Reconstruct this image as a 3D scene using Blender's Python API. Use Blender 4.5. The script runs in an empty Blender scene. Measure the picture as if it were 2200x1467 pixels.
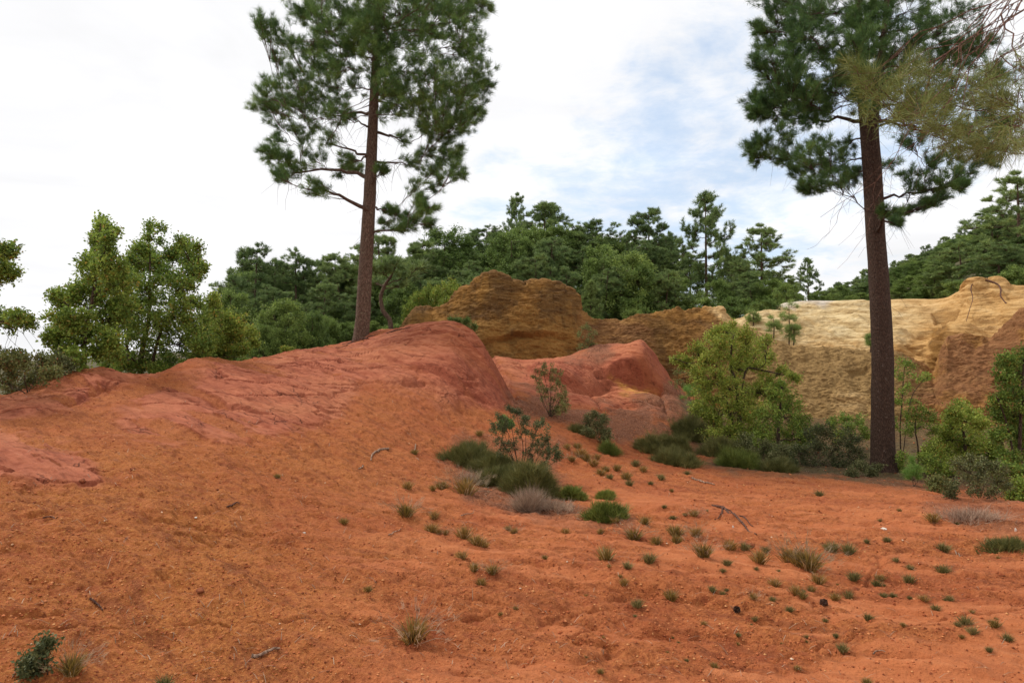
import bpy, math
import numpy as np
from mathutils import Vector

scene = bpy.context.scene
COL = scene.collection
R = math.radians

# ------------------------------------------------------------------ camera
F = 1500.0            # focal length in photo pixels (photo 2200 x 1467)
PITCH = R(2.5)
EYE = 1.6
cam_d = bpy.data.cameras.new("camera")
cam = bpy.data.objects.new("camera", cam_d)
COL.objects.link(cam)
cam.location = (0, 0, EYE)
cam.rotation_euler = (R(90) + PITCH, 0, 0)
cam_d.sensor_width = 36.0
cam_d.lens = 36.0 * F / 2200.0
cam_d.clip_start = 0.05
cam_d.clip_end = 20000
scene.camera = cam

# ------------------------------------------------------------------ world
SUN_EL, SUN_AZ = R(50), R(-58)     # azimuth from +Y, clockwise; negative = left
w = bpy.data.worlds.new("World")
scene.world = w
w.use_nodes = True
nt = w.node_tree
nt.nodes.clear()
def wn(t, **k):
    n = nt.nodes.new(t)
    for a, b in k.items():
        setattr(n, a, b)
    return n
def wmath(op, a, b=None, clamp=False):
    n = wn("ShaderNodeMath", operation=op)
    n.use_clamp = clamp
    for i, v in enumerate((a, b)):
        if v is None: continue
        if isinstance(v, (int, float)): n.inputs[i].default_value = v
        else: nt.links.new(v, n.inputs[i])
    return n.outputs[0]
out = wn("ShaderNodeOutputWorld")
sky = wn("ShaderNodeTexSky", sky_type='NISHITA')
sky.sun_disc = False
sky.sun_elevation = SUN_EL
sky.sun_rotation = SUN_AZ
sky.air_density = 1.0
sky.dust_density = 1.5
bg = wn("ShaderNodeBackground"); bg.inputs[1].default_value = 0.15
nt.links.new(sky.outputs[0], bg.inputs[0])
bgc = wn("ShaderNodeBackground")
tc = wn("ShaderNodeTexCoord")
sep = wn("ShaderNodeSeparateXYZ")
nt.links.new(tc.outputs["Generated"], sep.inputs[0])
zz = wmath('ADD', wmath('MAXIMUM', sep.outputs[2], 0.0), 0.16)
cmb = wn("ShaderNodeCombineXYZ")
nt.links.new(wmath('DIVIDE', sep.outputs[0], zz), cmb.inputs[0])
nt.links.new(wmath('DIVIDE', sep.outputs[1], zz), cmb.inputs[1])
def wnoise(scale, detail, rough, dist=0.0, vec=None):
    n = wn("ShaderNodeTexNoise")
    n.inputs["Scale"].default_value = scale
    n.inputs["Detail"].default_value = detail
    n.inputs["Roughness"].default_value = rough
    n.inputs["Distortion"].default_value = dist
    nt.links.new(vec or cmb.outputs[0], n.inputs["Vector"])
    return n.outputs["Fac"]
n1 = wnoise(0.9, 6, 0.55, 0.3)
n2 = wnoise(4.0, 7, 0.66, 0.2)
dotn = wn("ShaderNodeVectorMath", operation='DOT_PRODUCT')
d0 = Vector((0.27, 1.0, 0.19)).normalized()
nt.links.new(tc.outputs["Generated"], dotn.inputs[0])
dotn.inputs[1].default_value = d0
hole = wn("ShaderNodeMapRange", interpolation_type='SMOOTHSTEP')
hole.inputs["From Min"].default_value = 0.88
hole.inputs["From Max"].default_value = 0.995
hole.inputs["To Min"].default_value = 0.0
hole.inputs["To Max"].default_value = 0.26
nt.links.new(dotn.outputs["Value"], hole.inputs["Value"])
cov = wmath('ADD', wmath('MULTIPLY', n1, 1.0), wmath('MULTIPLY', n2, 0.62))
cov = wmath('SUBTRACT', wmath('SUBTRACT', cov, 0.06), hole.outputs[0])
fac = wn("ShaderNodeMapRange", interpolation_type='SMOOTHSTEP')
fac.inputs["From Min"].default_value = 0.30
fac.inputs["From Max"].default_value = 0.60
fac.inputs["To Min"].default_value = 0.55
fac.inputs["To Max"].default_value = 1.0
nt.links.new(cov, fac.inputs["Value"])
cr = wn("ShaderNodeMapRange")
cr.inputs["From Min"].default_value = 0.3
cr.inputs["From Max"].default_value = 0.7
cr.inputs["To Min"].default_value = 0.86
cr.inputs["To Max"].default_value = 1.04
nt.links.new(wnoise(1.3, 5, 0.55, 0.5), cr.inputs["Value"])
veil = wn("ShaderNodeMix", data_type='RGBA')
nt.links.new(fac.outputs[0], veil.inputs[0])
veil.inputs[6].default_value = (0.55, 0.83, 1.16, 1)     # thin veil, blue sky through it
veil.inputs[7].default_value = (0.985, 0.985, 1.0, 1)
nt.links.new(veil.outputs[2], bgc.inputs[0])
nt.links.new(cr.outputs[0], bgc.inputs[1])
mixw = wn("ShaderNodeMixShader")
nt.links.new(fac.outputs[0], mixw.inputs[0])
nt.links.new(bg.outputs[0], mixw.inputs[1])
nt.links.new(bgc.outputs[0], mixw.inputs[2])
nt.links.new(mixw.outputs[0], out.inputs[0])

# ------------------------------------------------------------------ sun (thin overcast)
sd = bpy.data.lights.new("sun", 'SUN')
sd.energy = 2.6
sd.angle = R(10)
sd.color = (1.0, 0.955, 0.88)
so = bpy.data.objects.new("sun", sd)
COL.objects.link(so)
sdir = Vector((math.sin(SUN_AZ) * math.cos(SUN_EL), math.cos(SUN_AZ) * math.cos(SUN_EL), math.sin(SUN_EL)))
so.rotation_euler = (-sdir).to_track_quat('-Z', 'Y').to_euler()

vs = scene.view_settings
vs.view_transform = 'Standard'
vs.look = 'None'
vs.exposure = 0.12
vs.gamma = 1.0
vs.use_curve_mapping = False
scene.cycles.max_bounces = 6
scene.cycles.transparent_max_bounces = 4

# ------------------------------------------------------------------ maths
CP, SP = math.cos(PITCH), math.sin(PITCH)
def pix(u, v, Y):
    """world point seen at photo pixel (u, v) at distance Y"""
    s = (u - 1100.0) / F; t = (733.5 - v) / F
    dy = CP - t * SP; dz = SP + t * CP
    return np.array([Y * s / dy, Y, EYE + Y * dz / dy])
def to_pix(x, y, z):
    ys = np.maximum(y, 0.3)
    e = (z - EYE) / ys
    t = (e * CP - SP) / (CP + e * SP)
    dy = CP - t * SP
    return 1100 + F * (x / ys) * dy, 733.5 - F * t

def _h(ix, iy, iz, seed):
    h = (ix * np.uint32(374761393) + iy * np.uint32(668265263) + iz * np.uint32(2246822519) + np.uint32(seed * 3266489917 & 0xffffffff))
    h = (h ^ (h >> np.uint32(13))) * np.uint32(1274126177)
    h = h ^ (h >> np.uint32(16))
    return h.astype(np.float32) * np.float32(1 / 4294967295.0)
def vnoise(x, y, z, seed=0):
    x = np.asarray(x, np.float32); y = np.asarray(y, np.float32); z = np.asarray(z, np.float32)
    x, y, z = np.broadcast_arrays(x, y, z)
    fx, fy, fz = np.floor(x), np.floor(y), np.floor(z)
    ix = fx.astype(np.int32).astype(np.uint32); iy = fy.astype(np.int32).astype(np.uint32); iz = fz.astype(np.int32).astype(np.uint32)
    tx, ty, tz = x - fx, y - fy, z - fz
    tx = tx * tx * (3 - 2 * tx); ty = ty * ty * (3 - 2 * ty); tz = tz * tz * (3 - 2 * tz)
    o = np.uint32(1)
    with np.errstate(over='ignore'):
        def L(a, b, t): return a + (b - a) * t
        r = L(L(L(_h(ix, iy, iz, seed), _h(ix + o, iy, iz, seed), tx), L(_h(ix, iy + o, iz, seed), _h(ix + o, iy + o, iz, seed), tx), ty),
              L(L(_h(ix, iy, iz + o, seed), _h(ix + o, iy, iz + o, seed), tx), L(_h(ix, iy + o, iz + o, seed), _h(ix + o, iy + o, iz + o, seed), tx), ty), tz)
    return r * 2 - 1
def fbm(x, y, z, octv=4, seed=0, gain=0.5):
    s = 0; a = 1.0; f = 1.0
    for i in range(octv):
        s = s + a * vnoise(x * f + 17.3 * i, y * f - 9.1 * i, z * f + 5.7 * i, seed + i)
        a *= gain; f *= 2.03
    return s
def sstep(a, b, x):
    t = np.clip((x - a) / (b - a), 0, 1)
    return t * t * (3 - 2 * t)
def pchip(xk, yk, x):
    """monotone cubic; xk (K), yk (K) -> x"""
    xk = np.asarray(xk, float); yk = np.asarray(yk, float)
    if len(xk) < 3: return np.interp(x, xk, yk)
    h = np.diff(xk); d = np.diff(yk) / h
    m = np.zeros_like(yk)
    s = d[:-1] * d[1:] > 0
    w1 = 2 * h[1:] + h[:-1]; w2 = h[1:] + 2 * h[:-1]
    with np.errstate(all='ignore'):
        mm = (w1 + w2) / (w1 / d[:-1] + w2 / d[1:])
    m[1:-1] = np.where(s, mm, 0)
    m[0], m[-1] = d[0], d[-1]
    x = np.clip(x, xk[0], xk[-1])
    i = np.clip(np.searchsorted(xk, x) - 1, 0, len(h) - 1)
    t = (x - xk[i]) / h[i]
    return ((2*t**3 - 3*t**2 + 1) * yk[i] + (t**3 - 2*t**2 + t) * h[i] * m[i] + (-2*t**3 + 3*t**2) * yk[i+1] + (t**3 - t**2) * h[i] * m[i+1])
def pchip_rows(V, rows):
    """V (K, N): interpolate along axis 0 at float positions rows -> (R, N)"""
    K = V.shape[0]
    d = np.diff(V, axis=0)
    m = np.zeros_like(V)
    with np.errstate(all='ignore'):
        mm = 2 * d[:-1] * d[1:] / (d[:-1] + d[1:])
    m[1:-1] = np.where(d[:-1] * d[1:] > 0, mm, 0)
    m[0], m[-1] = d[0], d[-1]
    i = np.clip(np.floor(rows).astype(int), 0, K - 2)
    t = (rows - i)[:, None]
    return ((2*t**3 - 3*t**2 + 1) * V[i] + (t**3 - 2*t**2 + t) * m[i] + (-2*t**3 + 3*t**2) * V[i+1] + (t**3 - t**2) * m[i+1])

def poly_mask(u, v, poly, soft, wob=0.0, nz=None):
    """soft inside mask of a polygon (in photo pixels), edge broken up by noise nz"""
    P = np.array(poly, float)
    inside = np.zeros(u.shape, bool); dist = np.full(u.shape, 1e9)
    n = len(P)
    for i in range(n):
        x0, y0 = P[i]; x1, y1 = P[(i + 1) % n]
        c = ((y0 > v) != (y1 > v))
        with np.errstate(all='ignore'):
            xi = (x1 - x0) * (v - y0) / (y1 - y0 + 1e-12) + x0
        inside ^= c & (u < xi)
        ex, ey = x1 - x0, y1 - y0
        t = np.clip(((u - x0) * ex + (v - y0) * ey) / (ex * ex + ey * ey), 0, 1)
        dist = np.minimum(dist, np.hypot(u - x0 - t * ex, v - y0 - t * ey))
    sd_ = np.where(inside, dist, -dist)
    if nz is not None: sd_ = sd_ + wob * nz
    return sstep(-soft, soft, sd_)

# ------------------------------------------------------------------ mesh helpers
def tag(o, label=None, cat=None, group=None, kind=None):
    if label: o["label"] = label
    if cat: o["category"] = cat
    if group: o["group"] = group
    if kind: o["kind"] = kind
    return o
def mesh(name, V, quads=None, tris=None, mat=None, smooth=True, attrs=None):
    me = bpy.data.meshes.new(name)
    V = np.ascontiguousarray(V, np.float32)
    me.vertices.add(len(V)); me.vertices.foreach_set("co", V.ravel())
    li = []; ls = []; tot = 0
    if quads is not None and len(quads):
        li.append(np.asarray(quads, np.int32).ravel()); ls.append(np.arange(len(quads)) * 4); tot = len(quads) * 4
    if tris is not None and len(tris):
        li.append(np.asarray(tris, np.int32).ravel()); ls.append(tot + np.arange(len(tris)) * 3)
    li = np.concatenate(li); ls = np.concatenate(ls).astype(np.int32)
    me.loops.add(len(li)); me.loops.foreach_set("vertex_index", li)
    me.polygons.add(len(ls)); me.polygons.foreach_set("loop_start", ls)
    me.update(calc_edges=True)
    me.polygons.foreach_set("use_smooth", np.full(len(ls), smooth, bool))
    for k, a in (attrs or {}).items():
        at = me.attributes.new(k, 'FLOAT', 'POINT')
        at.data.foreach_set("value", np.ascontiguousarray(a, np.float32).ravel())
    if mat: me.materials.append(mat)
    return me
def link(name, me, parent=None, loc=None):
    o = bpy.data.objects.new(name, me)
    COL.objects.link(o)
    if parent: o.parent = parent
    if loc is not None: o.location = tuple(float(c) for c in loc)
    return o
def empty(name, loc, label, cat, group=None):
    o = link(name, None, None, loc)
    o.empty_display_size = 0.3
    return tag(o, label, cat, group)
def dup(root, loc, rz=0.0, s=(1, 1, 1), label=None, group=None, tilt=(0, 0)):
    r = root.copy(); COL.objects.link(r)
    r.location = tuple(float(c) for c in loc); r.rotation_euler = (tilt[0], tilt[1], rz)
    r.scale = s if hasattr(s, '__len__') else (s, s, s)
    if label: r["label"] = label
    if group: r["group"] = group
    for ch in root.children:
        c = ch.copy(); COL.objects.link(c); c.parent = r
    return r

class Geo:
    """collects vertices / quads / tris of one mesh"""
    def __init__(s): s.V = []; s.Q = []; s.T = []; s.A = []; s.n = 0
    def add(s, V, Q=None, T=None, a=None):
        V = np.asarray(V, float).reshape(-1, 3)
        s.V.append(V)
        if Q is not None and len(Q): s.Q.append(np.asarray(Q).reshape(-1, 4) + s.n)
        if T is not None and len(T): s.T.append(np.asarray(T).reshape(-1, 3) + s.n)
        s.A.append(np.zeros(len(V)) if a is None else np.asarray(a, float))
        s.n += len(V)
    def build(s, name, mat, parent=None, origin=(0, 0, 0), smooth=True):
        V = np.concatenate(s.V) - np.asarray(origin)
        me = mesh(name, V, np.concatenate(s.Q) if s.Q else None, np.concatenate(s.T) if s.T else None, mat, smooth, {"rnd": np.concatenate(s.A)})
        return link(name, me, parent)

def tubes(geo, P, Rd, sides=5, rough=0.0, seed=0):
    """P (T,K,3), Rd (T,K): a batch of tubes"""
    P = np.asarray(P, float); Rd = np.asarray(Rd, float)
    T, K, _ = P.shape
    tan = np.gradient(P, axis=1)
    tan /= np.linalg.norm(tan, axis=2, keepdims=True) + 1e-9
    mt = tan.mean(axis=1)
    ref = np.where(np.abs(mt[:, 2:3]) > 0.8, np.array([[1.0, 0.1, 0]]), np.array([[0, 0, 1.0]]))[:, None, :]
    nx = np.cross(tan, np.broadcast_to(ref, tan.shape)); nx /= np.linalg.norm(nx, axis=2, keepdims=True) + 1e-9
    ny = np.cross(tan, nx)
    an = np.arange(sides) * 2 * np.pi / sides
    ca, sa = np.cos(an), np.sin(an)
    rr = Rd[:, :, None, None]
    V = P[:, :, None, :] + rr * (nx[:, :, None, :] * ca[None, None, :, None] + ny[:, :, None, :] * sa[None, None, :, None])
    if rough:
        dirs = (V - P[:, :, None, :])
        nz = fbm(V[..., 0] * 9, V[..., 1] * 9, V[..., 2] * 3.2, 3, seed)
        V = P[:, :, None, :] + dirs * (1 + rough * nz[..., None])
    base = (np.arange(T) * K * sides)[:, None, None]
    k = (np.arange(K - 1) * sides)[None, :, None]
    j = np.arange(sides)[None, None, :]; j2 = (j + 1) % sides
    Q = np.stack([base + k + j, base + k + j2, base + k + sides + j2, base + k + sides + j], axis=-1)
    geo.add(V.reshape(-1, 3), Q.reshape(-1, 4))

def unit(v): return v / (np.linalg.norm(v, axis=-1, keepdims=True) + 1e-9)

def leaves(geo, C, D, size, rng, up=0.35, asp=0.6):
    """one folded leaf blade at each point C pointing along D"""
    n = len(C)
    D = unit(D)
    nrm = unit(rng.normal(size=(n, 3)) + np.array([0, 0, up * 3]))
    S = unit(np.cross(D, nrm)); N = np.cross(S, D)
    L = (size * rng.uniform(0.6, 1.25, n))[:, None]; Wd = L * asp * 0.5
    p0 = C; p1 = C + D * L * 0.5 + S * Wd + N * Wd * 0.35
    p2 = C + D * L; p3 = C + D * L * 0.5 - S * Wd + N * Wd * 0.35
    V = np.stack([p0, p1, p2, p3], 1).reshape(-1, 3)
    i = (np.arange(n) * 4)[:, None]
    T = np.concatenate([i + [0, 1, 2], i + [0, 2, 3]])
    geo.add(V, None, T, np.repeat(rng.random(n), 4))
def needles(geo, C, D, n, length, width, rng, spread=0.9, droop=0.0):
    """tufts of n needles at C round axis D"""
    m = len(C)
    D = unit(D)
    d = unit(D[:, None, :] + spread * unit(rng.normal(size=(m, n, 3))) - np.array([0, 0, droop]))
    L = length * rng.uniform(0.6, 1.15, (m, n, 1))
    start = C[:, None, :] + rng.normal(scale=length * 0.22, size=(m, n, 3)) * 0.6
    sd_ = unit(np.cross(d, rng.normal(size=(m, n, 3)))) * width * 0.5
    V = np.stack([start - sd_, start + sd_, start + d * L], 2).reshape(-1, 3)
    T = np.arange(m * n * 3).reshape(-1, 3)
    geo.add(V, None, T, np.repeat(np.repeat(rng.random(m), n), 3) * 0.75 + np.repeat(rng.random(m * n), 3) * 0.25)

# ------------------------------------------------------------------ materials
class Mat:
    def __init__(s, name):
        s.m = bpy.data.materials.new(name); s.m.use_nodes = True
        s.t = s.m.node_tree; s.t.nodes.clear()
        s.out = s.n("ShaderNodeOutputMaterial")
        s.p = s.n("ShaderNodeBsdfPrincipled")
        s.p.inputs["Roughness"].default_value = 0.9
        s.p.inputs["Specular IOR Level"].default_value = 0.2
        s.t.links.new(s.p.outputs[0], s.out.inputs[0])
        s.tc = s.n("ShaderNodeTexCoord")
    def n(s, t, **k):
        x = s.t.nodes.new(t)
        for a, b in k.items(): setattr(x, a, b)
        return x
    def L(s, a, b): s.t.links.new(a, b)
    def vec(s, scale=(1, 1, 1), rot=(0, 0, 0), src="Object"):
        r = s.n("ShaderNodeMapping"); r.inputs["Rotation"].default_value = rot
        m = s.n("ShaderNodeMapping"); m.inputs["Scale"].default_value = scale
        s.L(s.tc.outputs[src], r.inputs[0]); s.L(r.outputs[0], m.inputs[0]); return m.outputs[0]
    def noise(s, scale, detail=4, rough=0.55, dist=0.0, vec=None):
        x = s.n("ShaderNodeTexNoise")
        x.inputs["Scale"].default_value = scale; x.inputs["Detail"].default_value = detail
        x.inputs["Roughness"].default_value = rough; x.inputs["Distortion"].default_value = dist
        s.L(vec if vec is not None else s.tc.outputs["Object"], x.inputs["Vector"]); return x.outputs["Fac"]
    def voro(s, scale, vec=None, feat='F1', out="Distance"):
        x = s.n("ShaderNodeTexVoronoi", feature=feat); x.inputs["Scale"].default_value = scale
        s.L(vec if vec is not None else s.tc.outputs["Object"], x.inputs["Vector"]); return x.outputs[out]
    def ramp(s, fac, stops, interp='LINEAR'):
        r = s.n("ShaderNodeValToRGB"); e = r.color_ramp; e.interpolation = interp
        while len(e.elements) < len(stops): e.elements.new(0.5)
        for el, (p, c) in zip(e.elements, stops):
            el.position = p
            el.color = (c, c, c, 1) if isinstance(c, (int, float)) else (*c, 1)
        s.L(fac, r.inputs[0]); return r.outputs[0]
    def mix(s, f, a, b, mode='MIX'):
        x = s.n("ShaderNodeMix", data_type='RGBA', blend_type=mode)
        for i, v in ((0, f), (6, a), (7, b)):
            if isinstance(v, (int, float)): x.inputs[i].default_value = v
            elif isinstance(v, tuple): x.inputs[i].default_value = (*v, 1)
            else: s.L(v, x.inputs[i])
        return x.outputs[2]
    def math(s, op, a, b=None, clamp=False):
        x = s.n("ShaderNodeMath", operation=op); x.use_clamp = clamp
        for i, v in enumerate((a, b)):
            if v is None: continue
            if isinstance(v, (int, float)): x.inputs[i].default_value = v
            else: s.L(v, x.inputs[i])
        return x.outputs[0]
    def attr(s, name):
        x = s.n("ShaderNodeAttribute"); x.attribute_name = name; return x.outputs["Fac"]
    def bump(s, h, dist, strength=1.0):
        b = s.n("ShaderNodeBump"); b.inputs["Distance"].default_value = dist; b.inputs["Strength"].default_value = strength
        s.L(h, b.inputs["Height"]); s.L(b.outputs[0], s.p.inputs["Normal"])
    def color(s, c):
        if isinstance(c, tuple): s.p.inputs["Base Color"].default_value = (*c, 1)
        else: s.L(c, s.p.inputs["Base Color"])

def ground_mat():
    m = Mat("red_earth")
    clay = m.attr("clay"); litter_shade = m.attr("litter"); wash = m.attr("wash"); warm = m.attr("warm")
    fine = m.noise(48, 5, 0.68)
    mid = m.noise(7, 5, 0.62, 0.4)
    big = m.noise(0.7, 4, 0.55, 0.5)
    gr = m.ramp(fine, [(0.33, (0.165, 0.045, 0.016)), (0.41, (0.355, 0.104, 0.032)), (0.58, (0.46, 0.152, 0.048)), (0.70, (0.56, 0.212, 0.074))])
    gr = m.mix(m.ramp(mid, [(0.34, 0.7), (0.47, 0.0)]), gr, (0.27, 0.066, 0.024))
    gr = m.mix(m.math('MULTIPLY', warm, 0.38), gr, m.mix(1.0, gr, (0.98, 1.12, 0.62), 'MULTIPLY'))
    gr = m.mix(m.ramp(big, [(0.35, 0.45), (0.6, 0.0)]), gr, (0.34, 0.075, 0.030))
    ero = m.noise(1.0, 7, 0.70, 0.5, m.vec((1.1, 7.5, 6), (0, 0, R(37))))
    gr = m.mix(m.ramp(ero, [(0.38, 0.6), (0.48, 0.0)]), gr, (0.20, 0.054, 0.019))
    gr = m.mix(m.ramp(ero, [(0.56, 0.0), (0.68, 0.5)]), gr, (0.52, 0.165, 0.062))
    gv = m.voro(34)
    specks = m.math('LESS_THAN', gv, 0.16)
    rc = m.voro(34, out="Color")
    sp2 = m.math('GREATER_THAN', m.noise(90, 2, 0.5), 0.66)
    gr = m.mix(m.math('MULTIPLY', sp2, m.math('MULTIPLY', warm, 0.55)), gr, (0.62, 0.33, 0.09))
    st = m.noise(1.0, 6, 0.66, 0.6, m.vec((1.3, 6.0, 7), (0, 0, R(37))))
    cl = m.ramp(st, [(0.30, (0.185, 0.042, 0.020)), (0.42, (0.30, 0.078, 0.038)), (0.58, (0.395, 0.114, 0.058)), (0.74, (0.47, 0.155, 0.082))])
    cl = m.mix(m.ramp(m.noise(22, 5, 0.7), [(0.30, 0.6), (0.42, 0.0)]), cl, (0.25, 0.055, 0.028))
    cl = m.mix(m.ramp(m.noise(0.5, 3, 0.5, 0.4), [(0.45, 0.0), (0.62, 0.40)]), cl, (0.48, 0.175, 0.080))
    wv = m.n("ShaderNodeVectorMath", operation='ADD')
    wn_ = m.n("ShaderNodeTexNoise"); wn_.inputs["Scale"].default_value = 2.2; wn_.inputs["Detail"].default_value = 5; m.L(m.tc.outputs["Object"], wn_.inputs["Vector"])
    m.L(m.vec((0.75, 2.6, 2.0), (0, 0, R(37))), wv.inputs[0]); m.L(wn_.outputs["Color"], wv.inputs[1])
    crk = m.voro(1.0, wv.outputs[0], 'DISTANCE_TO_EDGE')
    gate = m.ramp(m.noise(0.9, 4, 0.6), [(0.48, 0.0), (0.58, 1.0)])
    crm = m.math('MULTIPLY', m.ramp(crk, [(0.0, 1.0), (0.022, 0.0)]), gate)
    cl = m.mix(m.math('MULTIPLY', crm, 0.75), cl, (0.13, 0.030, 0.014))
    crumb = m.ramp(m.noise(30, 3, 0.6), [(0.60, 0.0), (0.64, 1.0)])
    gcl = m.ramp(m.noise(19, 4, 0.7), [(0.60, 0.0), (0.66, 0.75)]); gr = m.mix(m.math("MULTIPLY", gcl, m.ramp(m.noise(1.1, 4, 0.6), [(0.42, 0.15), (0.6, 1.0)])), gr, (0.17, 0.044, 0.016))
    cl = m.mix(m.math('MULTIPLY', crumb, m.ramp(m.noise(1.6, 4, 0.6), [(0.45, 0.1), (0.6, 0.8)])), cl, (0.17, 0.045, 0.018))
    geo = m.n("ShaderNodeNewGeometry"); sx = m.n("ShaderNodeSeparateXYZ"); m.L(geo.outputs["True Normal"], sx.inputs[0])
    crust_skylight = m.ramp(m.math('ADD', sx.outputs[2], m.math('MULTIPLY', m.math('SUBTRACT', st, 0.5), 0.25)), [(0.70, 0.0), (0.93, 1.0)])
    cl = m.mix(1.0, cl, m.mix(crust_skylight, (0.80, 0.72, 0.70), (1.10, 1.16, 1.12)), 'MULTIPLY')     # gentle tops paled by weathering and painted skylight, steep faces darkened as shade
    wa = m.ramp(m.noise(1.0, 6, 0.6, 0.5, m.vec((1.6, 8, 3), (0, 0, R(20)))), [(0.3, (0.38, 0.110, 0.038)), (0.55, (0.48, 0.155, 0.058)), (0.75, (0.57, 0.215, 0.09))])
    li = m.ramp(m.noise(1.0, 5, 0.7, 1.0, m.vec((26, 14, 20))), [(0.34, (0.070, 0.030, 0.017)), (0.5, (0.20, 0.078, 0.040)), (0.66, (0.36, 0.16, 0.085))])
    c = m.mix(wash, gr, wa)
    c = m.mix(clay, c, cl)
    yel = m.attr("yellow")
    c = m.mix(m.math('MULTIPLY', yel, m.ramp(m.noise(1.0, 4, 0.6, 0.4, m.vec((3, 3, 18))), [(0.4, 0.1), (0.6, 0.9)])), c, (0.56, 0.27, 0.055))
    c = m.mix(litter_shade, c, li)
    veg = m.attr("veg")
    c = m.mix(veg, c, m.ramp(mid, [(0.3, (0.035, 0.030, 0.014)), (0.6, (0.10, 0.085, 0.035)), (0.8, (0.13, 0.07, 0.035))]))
    m.color(c)
    m.p.inputs["Roughness"].default_value = 0.95
    hb = m.math('ADD', m.math('MULTIPLY', fine, 1.0), m.math('MULTIPLY', mid, 1.4))
    hb = m.math('ADD', hb, m.math('MULTIPLY', m.math('MINIMUM', gv, 0.35), -0.6))
    keep = m.math('SUBTRACT', 1.0, m.math('MULTIPLY', m.math('MAXIMUM', clay, m.math('MULTIPLY', wash, 0.8)), 0.72))
    hc = m.math('ADD', m.math('MULTIPLY', hb, keep), m.math('MULTIPLY', m.math('MULTIPLY', st, 2.2), clay))
    hc = m.math('ADD', hc, m.math('MULTIPLY', ero, 1.6))
    hc = m.math('SUBTRACT', hc, m.math('MULTIPLY', m.math('MULTIPLY', crm, clay), 1.2))
    hc = m.math('ADD', hc, m.math('MULTIPLY', m.math('MULTIPLY', fine, clay), 0.35))
    m.bump(hc, 0.032, 0.9)
    return m.m
def cliff_mat():
    m = Mat("ochre_rock")
    pale = m.attr("pale"); gold = m.attr("gold"); red = m.attr("red"); gray = m.attr("gray")
    strat = m.noise(1.0, 6, 0.68, 0.7, m.vec((0.9, 0.9, 3.2)))
    fl = m.noise(1.0, 6, 0.6, 0.3, m.vec((1.3, 1.3, 0.22)))
    pit = m.noise(9, 5, 0.75)
    br = m.ramp(strat, [(0.32, (0.085, 0.040, 0.013)), (0.48, (0.17, 0.085, 0.026)), (0.60, (0.24, 0.125, 0.037)), (0.78, (0.34, 0.19, 0.060))])
    go = m.ramp(strat, [(0.3, (0.20, 0.090, 0.022)), (0.5, (0.33, 0.160, 0.038)), (0.7, (0.47, 0.25, 0.07))])
    c = m.mix(m.math('MULTIPLY', gold, 0.9), br, go)
    c = m.mix(m.ramp(fl, [(0.50, 0.0), (0.68, 0.5)]), c, go)
    c = m.mix(m.ramp(m.noise(1.0, 5, 0.6, 0.3, m.vec((2.7, 2.7, 0.3))), [(0.34, 0.6), (0.47, 0.0)]), c, (0.105, 0.055, 0.018))
    rd = m.ramp(strat, [(0.3, (0.13, 0.058, 0.023)), (0.5, (0.26, 0.115, 0.046)), (0.65, (0.33, 0.165, 0.068)), (0.8, (0.44, 0.25, 0.11))])
    rd = m.mix(m.ramp(m.noise(0.7, 5, 0.65, 0.4), [(0.5, 0.0), (0.62, 0.7)]), rd, go)
    c = m.mix(m.ramp(m.noise(0.55, 6, 0.68, 0.3), [(0.40, 0.42), (0.56, 0.0)]), c, m.mix(1.0, c, (0.50, 0.42, 0.40), 'MULTIPLY'))
    c = m.mix(red, c, rd)
    gy = m.ramp(m.noise(1.0, 5, 0.6, 0.3, m.vec((2.6, 2.6, 0.35))), [(0.3, (0.19, 0.110, 0.040)), (0.52, (0.29, 0.178, 0.068)), (0.72, (0.40, 0.25, 0.10))])
    c = m.mix(gray, c, gy)
    pl = m.ramp(m.noise(1.0, 6, 0.7, 0.8, m.vec((0.7, 0.7, 5.0))), [(0.30, (0.22, 0.12, 0.045)), (0.40, (0.46, 0.31, 0.14)), (0.52, (0.64, 0.47, 0.24)), (0.66, (0.72, 0.57, 0.33)), (0.8, (0.78, 0.68, 0.47))])
    po = m.attr("orange")
    pl = m.mix(m.math('MULTIPLY', po, 0.85), pl, m.mix(1.0, pl, (0.82, 0.60, 0.38), 'MULTIPLY'))
    top = m.attr("grey_top")
    pl = m.mix(top, pl, m.ramp(strat, [(0.35, (0.40, 0.33, 0.27)), (0.65, (0.72, 0.66, 0.58))]))
    c = m.mix(pale, c, pl)
    dk = m.ramp(pit, [(0.30, 0.75), (0.43, 0.0)])
    c = m.mix(m.math('MULTIPLY', dk, m.math('SUBTRACT', 1.0, m.math('MULTIPLY', pale, 0.75))), c, (0.10, 0.048, 0.018))
    m.color(c)
    m.p.inputs["Roughness"].default_value = 0.95
    m.bump(m.math('ADD', m.math('MULTIPLY', strat, 1.1), m.math('MULTIPLY', pit, 0.8)), 0.10, 0.9)
    return m.m
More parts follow.
